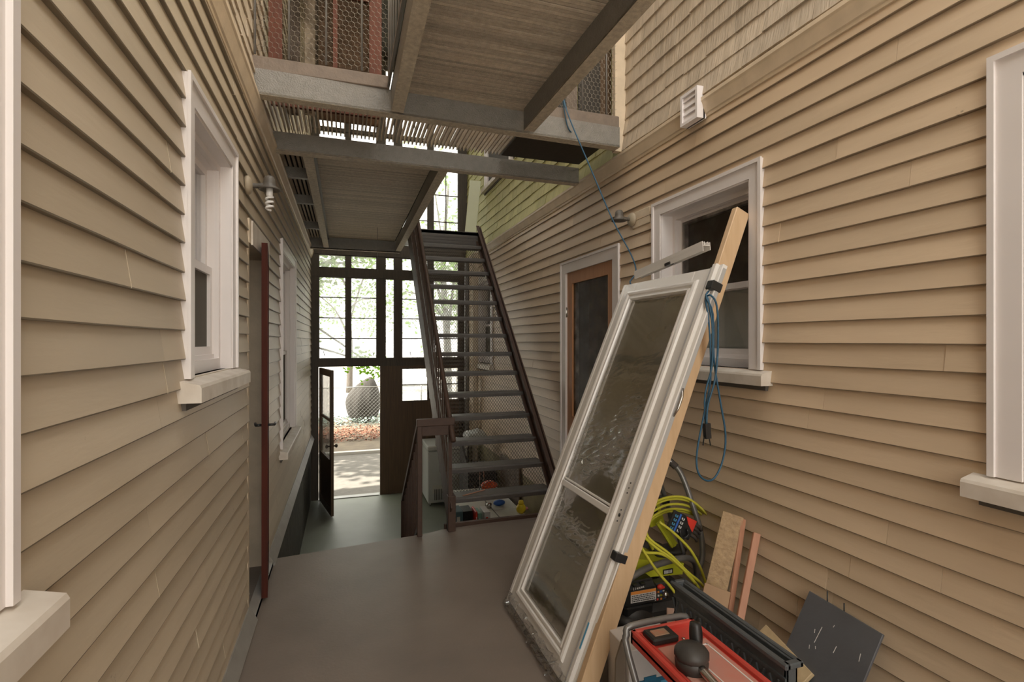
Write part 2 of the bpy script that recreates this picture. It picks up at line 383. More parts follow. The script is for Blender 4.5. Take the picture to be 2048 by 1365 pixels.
# foundations below the siding
mb = MB(); mb.box(XL-.25, XL+.012, 4.12, YF, -1.1, .0); S(mb.build('wall_left_foundation', STN))
mb = MB(); mb.box(XR-.012, XR+.25, 4.35, YF, -1.1, -.02); S(mb.build('wall_right_foundation', FDR))
# upper storey shingles
mb = MB(ML); shingles(mb, -2.9, YF, ZB+.05, 6.3, .125, flare=.03); S(mb.build('wall_left_upper', SHI))
mb = MB(MR); shingles(mb, -2.9, 3.50, ZB+.07, 6.3, .118, .14, .30, flare=.03); S(mb.build('wall_right_upper', SHI))
mb = MB(MR); shingles(mb, 3.50, YF, ZB+.05, 6.3, .125, .14, .34, opens=[(6.3, 7.6, 3.95, 5.6)], flare=.04); S(mb.build('wall_right_upper_far', SHG))
# belt mouldings
for nm, M in (('trim_1', ML), ('trim_2', MR)):
    mb = MB(M); mb.prism([(-.0, ZB-.06), (.020, ZB-.06), (.022, ZB-.045), (.030, ZB-.04), (.050, ZB+.02), (.058, ZB+.03), (.058, ZB+.05), (.0, ZB+.07)], 'x', -3, YF)
    mb.v = [tuple(v) for v in mb.v]
    S(mb.build(nm, TRM))

# skirting ledge of the left wall
mb = MB(ML)
for a, b in ((-3, 3.22), (3.98, YF)): mb.prism([(0, -.02), (.06 if a > 0 else .05, -.005 if a > 0 else .0), (.064, .012), (.02, .085), (0, .085)], 'x', a, b)
mb.prism([(0, 0), (.05, 0), (.05, .03), (0, .05)], 'x', 3.2, 4.0)
S(mb.build('baseboard_left', mat('ledge_paint', (.30, .28, .25), .5, (.20, .18, .16), (2, 2, 2), 5, .6)))

# ------------------------------------------------------------------ house windows
def window(idx, M, y0, y1, z0, z1, kind, casing=.085, sill=True, proud=.026, deep=-.12, bottom=False):
    w = MB(M); frame(w, y0, y1, z0, z1, casing, -.01, proud, wb=0)
    w.box(y0+casing-.004, y0+casing+.01, deep, proud-.006, z0, z1-casing); w.box(y1-casing-.01, y1-casing+.004, deep, proud-.006, z0, z1-casing)
    w.box(y0+casing, y1-casing, deep, proud-.006, z1-casing-.01, z1-casing+.004)
    # raised outer bead
    frame(w, y0-.004, y1+.004, z0, z1+.004, .02, proud, proud+.01, wb=0)
    root = S(w.build('window_%d' % idx, WHT))
    a, b, c, d = y0+casing+.01, y1-casing-.01, z0, z1-casing-.01; zm = c+(d-c)*.47
    f = MB(M); frame(f, a, b, c, d, .03, deep, deep+.05, .05); frame(f, a+.012, b-.012, c+.05, d-.012, .02, deep-.005, deep+.03, .02); f.build('outer_frame', WHT, root)
    f = MB(M); frame(f, a+.03, b-.03, zm-.02, d-.03, .035, deep-.03, deep+.002, .04); f.build('upper_sash', WHT, root)
    f = MB(M); frame(f, a+.03, b-.03, c+.05, zm+.02, .035, deep-.02, deep+.022, .055); f.build('lower_sash', WHT, root)
    if kind == 'blind':
        g = MB(M); g.box(a+.05, b-.05, deep+.004, deep+.008, zm+.02, d-.05); g.build('insect_screen', SCRN, root)
        g = MB(M); g.box(a+.03, b-.03, deep-.075, deep-.065, c, d); g.build('backing', SCR, root)
        g = MB(M); z = c+.09
        while z < zm: g.prism([(deep-.040, z), (deep-.032, z-.001), (deep-.036, z+.028), (deep-.040, z+.028)], 'x', a+.05, b-.05); z += .026
        g.build('slat_blind', BLI, root)
        g = MB(M); g.box(a+.05, b-.05, deep-.008, deep-.004, c+.09, zm); g.build('pane', GLW, root)
    else:
        g = MB(M); g.box(a+.05, b-.05, deep-.018, deep-.014, zm+.02, d-.05); g.build('pane', GLW, root)
        g = MB(M)
        n = 26; pts = []
        for i in range(n+1):
            pts.append((a+(b-a)*i/n, deep-.12+.012*math.sin(i*1.7)))
        vs = [(p[0], p[1], z) for z in (c, d) for p in pts]; g.add(vs, [(i, i+1, n+2+i, n+1+i) for i in range(n)])
        g.build('curtain', CUR, root)
        g = MB(M); g.box(a+.05, b-.05, deep+.004, deep+.008, c+.09, zm); g.build('insect_screen', SCR, root)
    g = MB(M); g.box(y0, y1, deep-.30, deep-.28, z0, z1); g.build('dark_interior', DRK, root)
    if sill:
        s = MB(M); s.prism([(deep, z0-.0), (.0, z0-.0), (.075, z0-.018), (.08, z0-.028), (.08, z0-.078), (.0, z0-.078)], 'x', y0-.055, y1+.055); s.build('sill', WHD, root)
        s = MB(M); s.box(y0-.03, y1+.03, 0, .028, z0-.105, z0-.078); s.build('sill_shadow_strip', mat('sill_shade_dark', (.10, .085, .07), .8), root)  # dark strip painted in as the shade under the sill
    return root
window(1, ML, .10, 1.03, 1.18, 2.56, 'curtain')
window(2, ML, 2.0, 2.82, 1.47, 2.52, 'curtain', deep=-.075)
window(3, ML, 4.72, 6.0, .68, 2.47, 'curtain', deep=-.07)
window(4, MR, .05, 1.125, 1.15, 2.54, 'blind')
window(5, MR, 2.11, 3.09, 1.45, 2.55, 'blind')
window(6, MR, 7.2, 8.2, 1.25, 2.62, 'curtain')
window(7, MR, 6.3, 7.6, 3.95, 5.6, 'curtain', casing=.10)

# ------------------------------------------------------------------ doors in the side walls
w = MB(ML); w.box(3.22, 3.26, -.14, .012, 0, 2.2); w.box(3.93, 3.98, -.14, .02, 0, 2.2); w.box(3.22, 3.98, -.14, .02, 2.16, 2.30)
d1 = S(w.build('door_1', TRM))
f = MB(ML); f.box(3.27, 3.96, .02, .03, 2.155, 2.295); f.build('head_board', WHD, d1)
f = MB(ML); frame(f, 3.26, 3.93, 0, 2.16, .09, -.135, -.095, .2); f.box(3.38, 3.84, -.13, -.10, .9, 1.0); f.build('inner_door', mat('inner_door_brown', (.10, .075, .055), .5), d1)
f = MB(ML); f.box(3.38, 3.84, -.122, -.118, .2, 2.07); f.build('door_panel', mat('door_panel_grey', (.16, .155, .145), .6), d1)
f = MB(ML); f.box(3.22, 3.98, -.14, .05, -.02, .03); f.build('threshold', FLO, d1)
# the ajar red-brown leaf, hinged at its far side
Mx = Matrix.Translation((XL+.012, 3.93, 0)) @ Matrix.Rotation(math.radians(-90+6.5), 4, 'Z')
leaf = thing('screen_door', 'narrow dark red wooden screen door ajar on the dark doorway in the tan wall beside the caged lamp', 'door', (XL+.012, 3.93, 0))
leaf['label'] = 'dark red wooden screen door standing ajar, hinged on the dark doorway past the twisted bulb lamp'
f = MB(Mx); frame(f, 0, .50, .03, 2.2, .085, -.017, .017, .2); f.box(.08, .42, -.017, .017, .95, 1.04)
f.build('door_frame', REDD, leaf)
f = MB(Mx); f.box(.08, .42, -.003, .003, .2, 2.12); f.build('screen', SCRN, leaf)
f = MB(Mx); f.tube([(.45, .017, 1.08), (.45, .055, 1.08), (.38, .06, 1.08)], .008); f.tube([(.45, -.017, 1.08), (.45, -.05, 1.08), (.37, -.055, 1.08)], .008); f.build('handle', BLK, leaf)

w = MB(MR); frame(w, 3.56, 4.68, 0, 2.36, .10, -.12, .026, wb=0); frame(w, 3.55, 4.69, 0, 2.37, .02, .02, .036, wb=0)
d2 = S(w.build('door_2', WHT))
f = MB(MR); frame(f, 3.66, 4.58, .01, 2.26, .11, -.03, .004, .18); f.box(3.77, 4.47, -.03, .004, .80, .88); f.build('screen_door_frame', SCRW, d2)
f = MB(MR); f.box(3.77, 4.47, -.016, -.012, .19, 2.15); f.build('screen', SCRN, d2)
f = MB(MR); f.box(3.64, 4.60, -.26, -.24, 0, 2.3); f.build('inner_door', mat('inner_dark_brown', (.22, .12, .075), .6), d2)
for z in (.35, 1.88):
    f = MB(MR); f.box(4.565, 4.60, .003, .012, z-.045, z+.045); f.tube([(4.583, .014, z-.05), (4.583, .014, z+.05)], .007); f.build('hinge', CHR, d2)
f = MB(MR); f.box(3.56, 4.68, -.12, .05, -.02, .02); f.build('threshold', FLO, d2)

# ------------------------------------------------------------------ floors
mb = MB()
mb.add([(XL-.2,-3,0),(XR+.2,-3,0),(XR+.2,4.40,0),(.80,4.31,0),(.62,4.25,0),(XL-.2,4.08,0),(XL-.2,-3,-.16),(XR+.2,-3,-.16),(XR+.2,4.40,-.16),(.80,4.31,-.16),(.62,4.25,-.16),(XL-.2,4.08,-.16)],
       [(0,1,2,3,4,5),(11,10,9,8,7,6),(0,6,7,1),(1,7,8,2),(2,8,9,3),(3,9,10,4),(4,10,11,5),(5,11,6,0)])
S(mb.build('floor', FLO))
mb = MB(); mb.box(.81, XR-.03, 4.335, 4.37, -.14, .028); S(mb.build('trim_3', STB))
mb = MB(); mb.box(XL-.3, XR+.3, 3.4, YF+.12, -1.1, ZLO); S(mb.build('floor_lower', FLL))
mb = MB(); mb.box(XL, XR, 3.9, 4.0, -1.1, -.15); S(mb.build('wall_under_landing', STN))
st = thing('concrete_steps', 'short flight of concrete steps going down from the landing to the lower floor', 'steps', (0, 4.3, ZLO))
for i in range(4):
    mb = MB(); z = -.198*(i+1); mb.box(XL+.02, .55, 4.28+.24*i, 4.28+.24*(i+1), ZLO, z); mb.build('step', FLO, st)

# ------------------------------------------------------------------ guard of the descending steps
gd = thing('step_railing', 'low brown steel railing with thin balusters running down beside the concrete steps', 'railing', (.58, 4.25, 0))
m = MB(); m.cbox(.56, .60, 4.19, 4.23, 0, .93); m.build('post', STB, gd)
m = MB(); m.cbox(.555, .605, 5.40, 5.44, ZLO, -.06); m.build('post', STB, gd)
m = MB(); m.bar((.58, 4.21, .92), (.58, 5.44, -.07), .045, .04); m.build('handrail', STB, gd)
m = MB(); m.bar((.58, 4.21, .10), (.58, 5.44, -.86), .02, .04); m.build('bottom_rail', STB, gd)
m = MB(); m.cbox(.555, .87, 4.185, 4.235, .90, .96); m.cbox(.57, .86, 4.20, 4.22, .82, .905, .002); m.build('top_rail', STB, gd)
for i in range(9):
    y = 4.32+i*.12; t = (y-4.21)/1.23; m = MB(); m.bar((.58, y, .10-.96*t-.3*(i > 2)), (.58, y, .92-.99*t), .014); m.build('baluster', STB, gd)

# ------------------------------------------------------------------ the steep stair
SX0, SX1 = .84, 1.85
stair = thing('metal_staircase', 'steep brown metal staircase with open treads and diamond mesh behind, rising to the upper platform', 'staircase', (1.35, 4.4, 0))
RIS, GO, Y0 = .2105, .198, 4.44
def nose(n): return Y0 + GO*(n-1)
for x in (SX0, SX1):
    m = MB(); a = (x, nose(1)-.20, .0); 
    m.bar((x, nose(.1), .13), (x, nose(15), RIS*15+.0), .012, .24, up=(0, 0, 1))
    for dz in (-.115, .115): m.bar((x+(.018 if x < 1 else -.018), nose(.1), .13+dz), (x+(.018 if x < 1 else -.018), nose(15), RIS*15+dz), .045, .012)
    m.cbox(x-.02, x+.045 if x < 1 else x+.02, nose(0)-.02, nose(0)+.06, 0, .30, .004)
    m.build('stringer', STB, stair)
def diamond(mb, x0, x1, z0, z1, f, dw=.030, dh=.046, r=.0022):
    nx = int((x1-x0)/dw); nz = max(1, round((z1-z0)/dh)); dw = (x1-x0)/nx; dh = (z1-z0)/nz
    for i in range(nx):
        for j in range(nz):
            x, z = x0+i*dw, z0+j*dh
            A, B, Cc, D = (x+dw/2, z), (x+dw, z+dh/2), (x+dw/2, z+dh), (x, z+dh/2)
            for p, q in ((A, B), (B, Cc), (Cc, D), (D, A)): mb.wire(f(*p), f(*q), r)
for n in range(1, 15):
    y = nose(n); z = RIS*n
    m = MB(); m.prism([(y-.0, z-.045), (y+.006, z-.045), (y+.012, z-.006), (y+.19, z-.006), (y+.19, z-.04), (y+.196, z-.04), (y+.198, z), (y+.02, z+.002), (y+.004, z-.004), (y-.002, z-.012)], 'x', SX0+.01, SX1-.01)
    m.build('tread', TRD, stair)
    m = MB(); m.box(SX0+.008, SX0+.012, y+.01, y+.19, z-.06, z-.01); m.build('tread_bracket', STB, stair)
for n in range(1, 15):
    y = nose(n)+.192; z = RIS*n
    m = MB(); diamond(m, SX0+.01, SX1-.01, z, z+RIS-.045, lambda a, b: (a, y, b)); m.build('mesh_riser', MSH, stair)
m = MB(); m.box(SX0, SX1, nose(15), nose(15)+.012, RIS*15-.20, RIS*15+.02); m.box(SX0, SX1, nose(15), 8.3, RIS*15-.03, RIS*15+.01); m.build('top_landing', TRD, stair)
def hr(n, h): return (SX0+.0, nose(n), RIS*n+h)
m = MB(); m.tube([hr(-.7, .93), hr(0, .93), hr(16.2, .93)], .022, 8); m.build('handrail', STB, stair)
m = MB(); m.bar(hr(0, .52), hr(16, .52), .012, .03); m.build('mid_rail', STB, stair)
for k in range(31):
    n = .4+k*.5; m = MB(); m.bar(hr(n, .08), hr(n, .92), .013); m.build('baluster', STB, stair)
m = MB(); m.bar((SX0, nose(0)+.01, .25), (SX0, nose(0)+.01, .93), .03); m.build('newel_post', STB, stair)
tag(MB().box(-.13, .13, -.006, .006, 0, .004).build('wood_stick', PNK), 'thin reddish wooden stick lying on the lowest metal stair tread', 'stick')
o = bpy.data.objects['wood_stick']; o.location = (1.12, nose(1)+.10, RIS+.003); o.rotation_euler = (0, 0, .45)

# ------------------------------------------------------------------ overhead beams
def channel(name, p0, p1, web_side, h, fl, label, m=STL, parent=None):
    """C-channel from p0 to p1 (bottom centre line), h high, flange fl wide"""
    p0 = Vector(p0); p1 = Vector(p1); d = (p1-p0).normalized(); s = Vector((-d.y, d.x, 0))*web_side
    root = thing(name, label, 'beam', p0, 'steel beams overhead')
    a = MB(); u = Vector((0, 0, 1)); a.bar(p0+u*(h/2), p1+u*(h/2), .012, h); a.bar(p0+s*(fl/2)+u*(h-.006), p1+s*(fl/2)+u*(h-.006), fl, .012); a.build('web', m, root)
    b = MB(); b.bar(p0+s*(fl/2-.006)+u*.006, p1+s*(fl/2-.006)+u*.006, fl, .014); b.build('bottom_flange', STF, root)
    return root
channel('steel_beam', (XL-.02, 3.32, 3.055), (1.96, 3.40, 3.055), 1, .15, .075, 'textured grey steel beam crossing the passage nearest overhead, under the wire guard')
channel('steel_beam', (XL+.03, 4.13, 3.01), (1.99, 4.17, 3.01), 1, .14, .075, 'grey steel beam crossing the passage above the foot of the metal stair')
channel('steel_beam', (XL+.03, 8.2, 2.99), (.82, 8.2, 2.99), 1, .185, .06, 'farthest grey cross beam in front of the tall window wall')
channel('steel_beam', (.275, -.4, 3.055), (.285, 3.31, 3.055), -1, .15, .075, 'narrow lengthwise beam at the edge of the wire screened opening overhead')
channel('steel_beam', (1.21, -.4, 3.055), (1.18, 3.33, 3.055), -1, .15, .075, 'broad lengthwise beam carrying the near grating beside the shingled wall')
channel('steel_beam', (-.30, 4.21, 3.01), (-.30, 8.19, 3.01), -1, .14, .075, 'lengthwise beam with rough pale underside between narrow and wide far gratings')
channel('steel_beam', (.74, 4.21, 3.01), (.76, 8.19, 3.01), -1, .14, .08, 'lengthwise beam at the stair edge of the far platform, pale rusted underside')
for y in (4.86, 5.75, 7.0):
    tag(MB().box(XL+.03, -.305, y, y+.05, 3.04, 3.13).build('short_cross_beam', STL), 'short grey cross beam under the narrow left grating, %s' % {4.86: 'nearest of the three', 5.75: 'middle of the three', 7.0: 'farthest of the three'}[y], 'beam', 'short cross beams')
# grating fields
def bars(name, x0, x1, y0, y1, z, along, pitch, w, h, label, rnd=.0):
    m = MB()
    if along == 'x':
        y = y0
        while y < y1: m.tone = R(.75, 1.15); m.box(x0, x1, y+R(-rnd, rnd), y+w, z+R(-rnd, rnd)*.5, z+h); y += pitch
    else:
        x = x0
        while x < x1: m.tone = R(.75, 1.15); q = R(-rnd, rnd); m.box(x+q, x+w+q, y0, y1, z, z+h); x += pitch
    return tag(m.build(name, GRT), label, 'grating')
bars('slatted_grating', .30, 1.19, -.4, 3.40, 3.205, 'x', .0255, .019, .005, 'wide brown slatted platform underside nearest overhead, slats across the passage', .0015)
m = MB(); m.box(.28, 1.20, -.4, 3.40, 3.216, 3.235); m.build('platform_deck', DRK, None); tag(bpy.data.objects['platform_deck'], 'dark deck sheet lying on top of the nearest slatted platform', 'deck')
bars('open_bar_grating', XL+.02, 1.25, 3.45, 4.12, 3.165, 'y', .030, .009, .045, 'open bar grating with green daylight showing through between the two cross beams', .002)
tag(MB().box(1.25, 1.97, 3.46, 4.12, 3.165, 3.185).build('solid_grating', DBR), 'dark closed sheet between the two cross beams beside the shingled wall', 'sheet')
bars('narrow_grating', XL+.03, -.31, 4.22, 8.19, 3.15, 'y', .038, .020, .02, 'narrow strip of lengthwise bars between tan wall and far platform', .002)
bars('far_platform_grating', -.30, .74, 4.22, 8.19, 3.165, 'x', .0255, .0195, .006, 'far platform underside with dense cross slats beside the metal stair', .0015)
tag(MB().box(-.5, .76, 4.35, 8.2, 3.18, 3.195).build('far_platform_deck', DRK), 'dark deck sheet lying on the far slatted platform', 'deck')
tag(MB().tube([(.42, 7.2, 3.15), (.42, 7.2, 2.55)], .003, 5).build('hanging_wire', TUB), 'thin straight wire hanging from the far slatted platform', 'wire')
def gleam(): pass

# wire guard above the nearest beam
def hexes(mb, x0, x1, z0, z1, f, s=.020, r=.0011):
    W = math.sqrt(3)*s; i = 0; z = z0
    nx = int((x1-x0)/W)
    row = 0
    while z < z1:
        for i in range(nx+1):
            x = x0+i*W+(W/2 if row % 2 else 0)
            if x > x1: continue
            p0, p1, p2, p3 = (x, z), (x, z+s), (x+W/2, z+1.5*s), (x-W/2, z+1.5*s)
            mb.wire(f(*p0), f(*p1), r); mb.wire(f(*p1), f(*p2), r); mb.wire(f(*p1), f(*p3), r)
        z += 1.5*s; row += 1
guard = thing('wire_guard', 'chicken wire guard with grey rods standing on the nearest beam in the overhead opening', 'guard', (-.1, 3.36, 3.21))
m = MB(); m.cbox(XL+.01, .27, 3.325, 3.375, 3.203, 3.285); m.build('bottom_rail', WDG, guard)
m = MB(); hexes(m, XL+.02, .27, 3.30, 4.75, lambda a, b: (a, 3.345, b)); m.build('wire_netting', WIR, guard)
for x in (XL+.03, -.32, -.11, .10, .265):
    m = MB(); m.tube([(x, 3.335, 3.295), (x, 3.335, 4.8)], .007, 6); m.build('rod', TUB, guard)
m = MB(); m.cbox(XL+.01, .27, 3.325, 3.375, 4.75, 4.81); m.build('top_rail', WDG, guard)
m = MB()
for k in range(7): m.tube([(.262, 3.3-.16*k, 3.22), (.262, 3.3-.16*k, 4.78)], .006, 6)
m.box(.255, .27, 2.2, 3.33, 3.21, 3.24); m.build('side_rods', TUB, guard)
fr = thing('red_screen_frame', 'old red brown wooden screen frame standing behind the overhead wire guard', 'frame', (-.1, 3.8, 3.2))
m = MB(); frame(m, -.49, .25, 3.20, 5.2, .085, 3.78, 3.81); m.box(-.41, .17, 3.78, 3.81, 4.02, 4.08); m.box(-.41, .17, 3.78, 3.81, 4.55, 4.60); m.box(-.08, -.05, 3.79, 3.80, 3.3, 5.2)
m.build('frame_rails', REDW, fr)
m = MB(); m.box(-.41, .17, 3.793, 3.797, 3.28, 5.12); m.build('mesh', SCRN, fr)
tag(MB().cbox(-.27, -.20, 3.84, 3.87, 3.19, 5.4).build('pale_upright_board', TRM), 'pale tan upright board behind the red screen frame overhead', 'board')
tag(MB().cbox(-.38, -.30, 3.86, 3.90, 3.19, 5.4).build('grey_upright_board', WDG), 'grey brown upright board behind the red screen frame overhead', 'board')
tag(MB().box(-.18, .24, 3.90, 3.92, 3.19, 5.4).build('brown_plywood_sheet', BRNB), 'brown plywood sheet high behind the red screen frame', 'sheet')
g2 = thing('wire_guard', 'small chicken wire guard with dark boards between the nearest beam and shingled wall', 'guard', (1.6, 3.42, 3.21))
m = MB(); m.cbox(1.22, 1.96, 3.40, 3.45, 3.203, 3.29); m.build('bottom_rail', WDG, g2)
m = MB(); hexes(m, 1.22, 1.94, 3.29, 4.6, lambda a, b: (a, 3.42, b)); m.build('wire_netting', WIR, g2)
for x in (1.24, 1.45, 1.66, 1.86):
    m = MB(); m.tube([(x, 3.415, 3.29), (x, 3.415, 4.6)], .007, 6); m.build('rod', TUB, g2)
sh = thing('boarded_screen', 'dark vertical board screen behind the small wire guard against the shingled wall', 'screen', (1.7, 3.8, 3.2))
for i, x in enumerate((1.52, 1.62, 1.72, 1.82, 1.91)):
    m = MB(); m.cbox(x, x+.095, 3.60+.01*(i % 2), 3.62+.01*(i % 2), 3.19, 5.2, .003); m.build('board', [DBR, WDG, DBR, DBR, WPN][i], sh)
mb = MB(MR); mb.box(3.48, 3.53, .0, .10, ZB+.06, 6.3); S(mb.build('trim_4', TRM))

# ------------------------------------------------------------------ roof
mb = MB(); mb.box(XL-.3, XR+.3, 7.2, YF+.2, 6.35, 6.45); mb.box(XL-.3, .95, 3.6, 7.2, 6.35, 6.45); mb.box(.95, XR+.3, 3.6, 4.6, 6.35, 6.45)
for y in (1.0, 3.4, 5.8): mb.box(XL-.3, XR+.3, y, y+.09, 6.30, 6.45)
S(mb.build('ceiling', DBR))

# ------------------------------------------------------------------ far glazed wall
def F(u): return atY(u, 683, YF).x
def G(v, u=760): return atY(u, v, YF).z
XA, X1a, X1b, X2a, X2b, X3a, X3b, X4a, X4b, X5a, X5b, XZ = XL, F(637), F(692), F(701), F(754), F(770), F(789), F(803), F(856), F(866), F(917), XR
wf = MB()
W0, W1 = YF-.035, YF+.045
vp = [(XA, X1a), (X2b, X3a), (X3b, X4a), (X4b, X5a), (X5b, XZ)]
for a, b in vp[:3] + vp[4:]: wf.box(a, b, W0, W1, G(732), 6.35)
wf.box(vp[3][0], vp[3][1], W0, W1, G(732), 6.35)
wf.box(X1b, X2a, W0+.01, W1-.01, G(718), 6.35)
for v0, v1 in ((718, 733), (541, 558)): wf.box(XA, XZ, W0-.012, W1, G(v1), G(v0))
zz = [(3.02, 3.22), (4.62, 4.78), (5.05, 5.1), (6.2, 6.35)]
for a, b in zz: wf.box(XA, XZ, W0-.012, W1, a, b)
wf.box(XA, X1a+.0, W0, W1, ZLO, G(732)); wf.box(X5b, XZ, W0, W1, ZLO, G(732))
S(wf.build('wall_far', WDK))
w2 = MB(); w2.box(F(760), F(803), W0+.005, W1-.01, ZLO, G(732)); w2.box(F(803), F(918), W0+.01, W1-.01, ZLO, G(806)); w2.box(F(856), F(866), W0+.01, W1-.01, G(806), G(732))
w2.box(F(803), F(918), W0+.01, W1-.01, G(738), G(732))
S(w2.build('wall_far_panelling', WPN))
# paned windows of the far wall
cols = [(X1a, X1b), (X2a, X2b), (X3a, X3b), (X4a-.0, X4b), (X5a, X5b)]
rows = [(G(718), G(558), 3), (G(541), 3.02, 0), (3.22, 4.62, 2), (4.78, 5.05, 0), (5.1, 6.2, 2)]
k = 10
for (a, b) in cols:
    for (z0, z1, nm) in rows:
        narrow = (b-a) < .2
        f = MB(); frame(f, a, b, z0, z1, .014, W0+.02, W1-.02)
        if not narrow:
            for j in range(nm): z = z0+(z1-z0)*(j+1)/(nm+1); f.box(a, b, YF-.008, YF+.008, z-.008, z+.008)
            if z0 > 3.1 and nm: f.box((a+b)/2-.007, (a+b)/2+.007, YF-.008, YF+.008, z0, z1)
        r_ = S(f.build('window_%d' % k, WDK)); k += 1
        g = MB(); g.box(a+.01, b-.01, YF-.002, YF+.002, z0+.01, z1-.01); g.build('pane', GLF, r_)
for (a, b) in ((X4a, X4b), (X5a, X5b)):
    f = MB(); frame(f, a, b, G(806), G(738), .014, W0+.02, W1-.02); z = (G(806)+G(738))/2; f.box(a, b, YF-.008, YF+.008, z-.008, z+.008)
    r_ = S(f.build('window_%d' % k, WDK)); k += 1
    g = MB(); g.box(a+.01, b-.01, YF-.002, YF+.002, G(806), G(738)); g.build('pane', GLF, r_)
for u in (650, 748, 822):     # casement latches
    p = atY(u, 712, W0-.01); m = MB(); m.tube([(p.x, W0, p.z), (p.x-.01, W0-.03, p.z+.01), (p.x-.02, W0-.035, p.z+.07)], .005, 6)
    tag(m.build('casement_latch', BLK), {650: 'small black latch on the sill above the open door, by the wall', 748: 'small black latch on the sill above the open door, by the post', 822: 'small black latch on the sill above the brown wood panel'}[u], 'latch', 'casement latches')
# open entrance door
hx, hy = X1a+.03, YF-.05; ang = math.atan2(7.9-hy, -.17-hx)
Md = Matrix.Translation((hx, hy, 0)) @ Matrix.Rotation(ang, 4, 'Z')
ed = thing('entrance_door', 'brown half glazed entrance door swung inward at the bottom of the far window wall', 'door', (hx, hy, ZLO))
z0, z1 = ZLO+.02, G(734)
m = MB(Md); frame(m, 0, .95, z0, z1, .10, -.02, .02, .12); m.box(.1, .85, -.02, .02, -.28, -.16); m.cbox(.1, .85, -.012, .012, z0+.12, -.27, .004); m.build('door_frame', WPN, ed)
m = MB(Md); m.box(.1, .85, -.003, .003, -.16, z1-.1); m.build('pane', GLD, ed)
m = MB(Md); m.cbox(.10, .85, -.016, .016, .40, .44, .003); m.build('middle_rail', WPN, ed)
m = MB(Md)
for sgn in (-1, 1): m.lathe([(.012, 0), (.012, .03*1), (.026, .035), (.028, .055), (.015, .066)], (.89, sgn*.02, .05), 'y', 12) if sgn > 0 else m.lathe([(.015, -.066), (.028, -.055), (.026, -.035), (.012, -.03), (.012, 0)], (.89, -.02, .05), 'y', 12)
m.build('door_knob', BRS, ed)
tag(MB().box(X1a, F(758), YF-.06, YF+.06, ZLO, ZLO+.012).build('door_sill', TUB), 'pale metal sill strip across the open entrance doorway', 'sill')

# ------------------------------------------------------------------ wall lamps, vent
def lamp(M, y, z, label, bulb, group='jelly jar wall lamps'):
    L0 = M @ Vector((y, 0, z)); t = thing('wall_lamp', label, 'lamp', L0)
    m = MB(M); m.lathe([(.0505, .018), (.052, .03), (.045, .04), (.030, .048), (.012, .052)], (y, 0, z), 'y', 20); m.build('wall_plate', LMB, t)
    m = MB(M); m.tube([(y, .045, z), (y, .085, z+.002), (y, .118, z+.012), (y, .13, z+.018)], .014, 8, 3); m.build('arm', BRS, t)
    m = MB(M); m.lathe([(.012, .062), (.022, .058), (.030, .045), (.032, .02), (.034, .005), (.056, -.008), (.058, -.018), (.050, -.016), (.032, -.008), (.02, -.008)], (y, .135, z), 'z', 20); m.build('shade', BRS, t)
    if bulb:
        m = MB(M); m.lathe([(.018, 0), (.018, -.045), (.014, -.05)], (y, .135, z-.005), 'z', 14); m.build('bulb_base', BLB, t)
        m = MB(M); m.tube([(y+.018*math.cos(a*.55), .135+.018*math.sin(a*.55), z-.05-.0022*a) for a in range(0, 36)], .0065, 6); m.build('spiral_bulb', BLB, t)
lamp(ML, 3.13, 2.46, 'bronze wall lamp holding a white spiral bulb beside the dark doorway', True)
lamp(MR, 3.36, 2.51, 'small bronze wall lamp without bulb between white window and screen door', False)
bx = MB(MR); bx.cbox(3.14, 3.37, .0, .018, 2.44, 2.56); bx.v; tag(bx.build('lamp_board', TRM), 'small tan mounting board behind the bulbless wall lamp', 'board')
vt = thing('louvred_vent', 'white louvred exhaust vent on the belt moulding below the shingles', 'vent', (XR-.07, 2.6, 3.0))
va, vb, vz0, vz1 = 2.54, 2.70, 2.93, 3.12
m = MB(MR); frame(m, va, vb, vz0, vz1, .018, .03, .085); m.box(va, vb, .02, .04, vz0, vz1); m.build('housing', VNT, vt)
for i in range(4):
    z = vz0+.018+.042*i; m = MB(MR); m.prism([(.060, z), (.076, z-.002), (.079, z), (.066, z+.043), (.058, z+.043)], 'x', va+.018, vb-.018); m.build('louvre', VNT, vt)

# ------------------------------------------------------------------ stud and leaning storm door
sb, stp = Vector((.995, 2.045, .0)), Vector((2.015, 2.22, 2.275))
d = (stp-sb).normalized()
stud = MB(); ax = d; side = Vector((0, 1, 0)); side = (side-ax*side.dot(ax)).normalized(); nrm = ax.cross(side)
Ms = Matrix(((side.x, nrm.x, ax.x, sb.x), (side.y, nrm.y, ax.y, sb.y), (side.z, nrm.z, ax.z, sb.z+.02), (0, 0, 0, 1)))
stud = MB(Ms); stud.cbox(-.02, .02, -.045, .045, 0, (stp-sb).length, .004)
tag(stud.build('pine_stud', PINE), 'long pine stud leaning in the white window opening against the storm door', 'stud')

X0, Yn, Yf_ = .93, 2.10, 2.97; X1_, Z1_ = 1.755, 1.97
ln = math.hypot(X1_-X0, Z1_); ux, uz = (X1_-X0)/ln, Z1_/ln
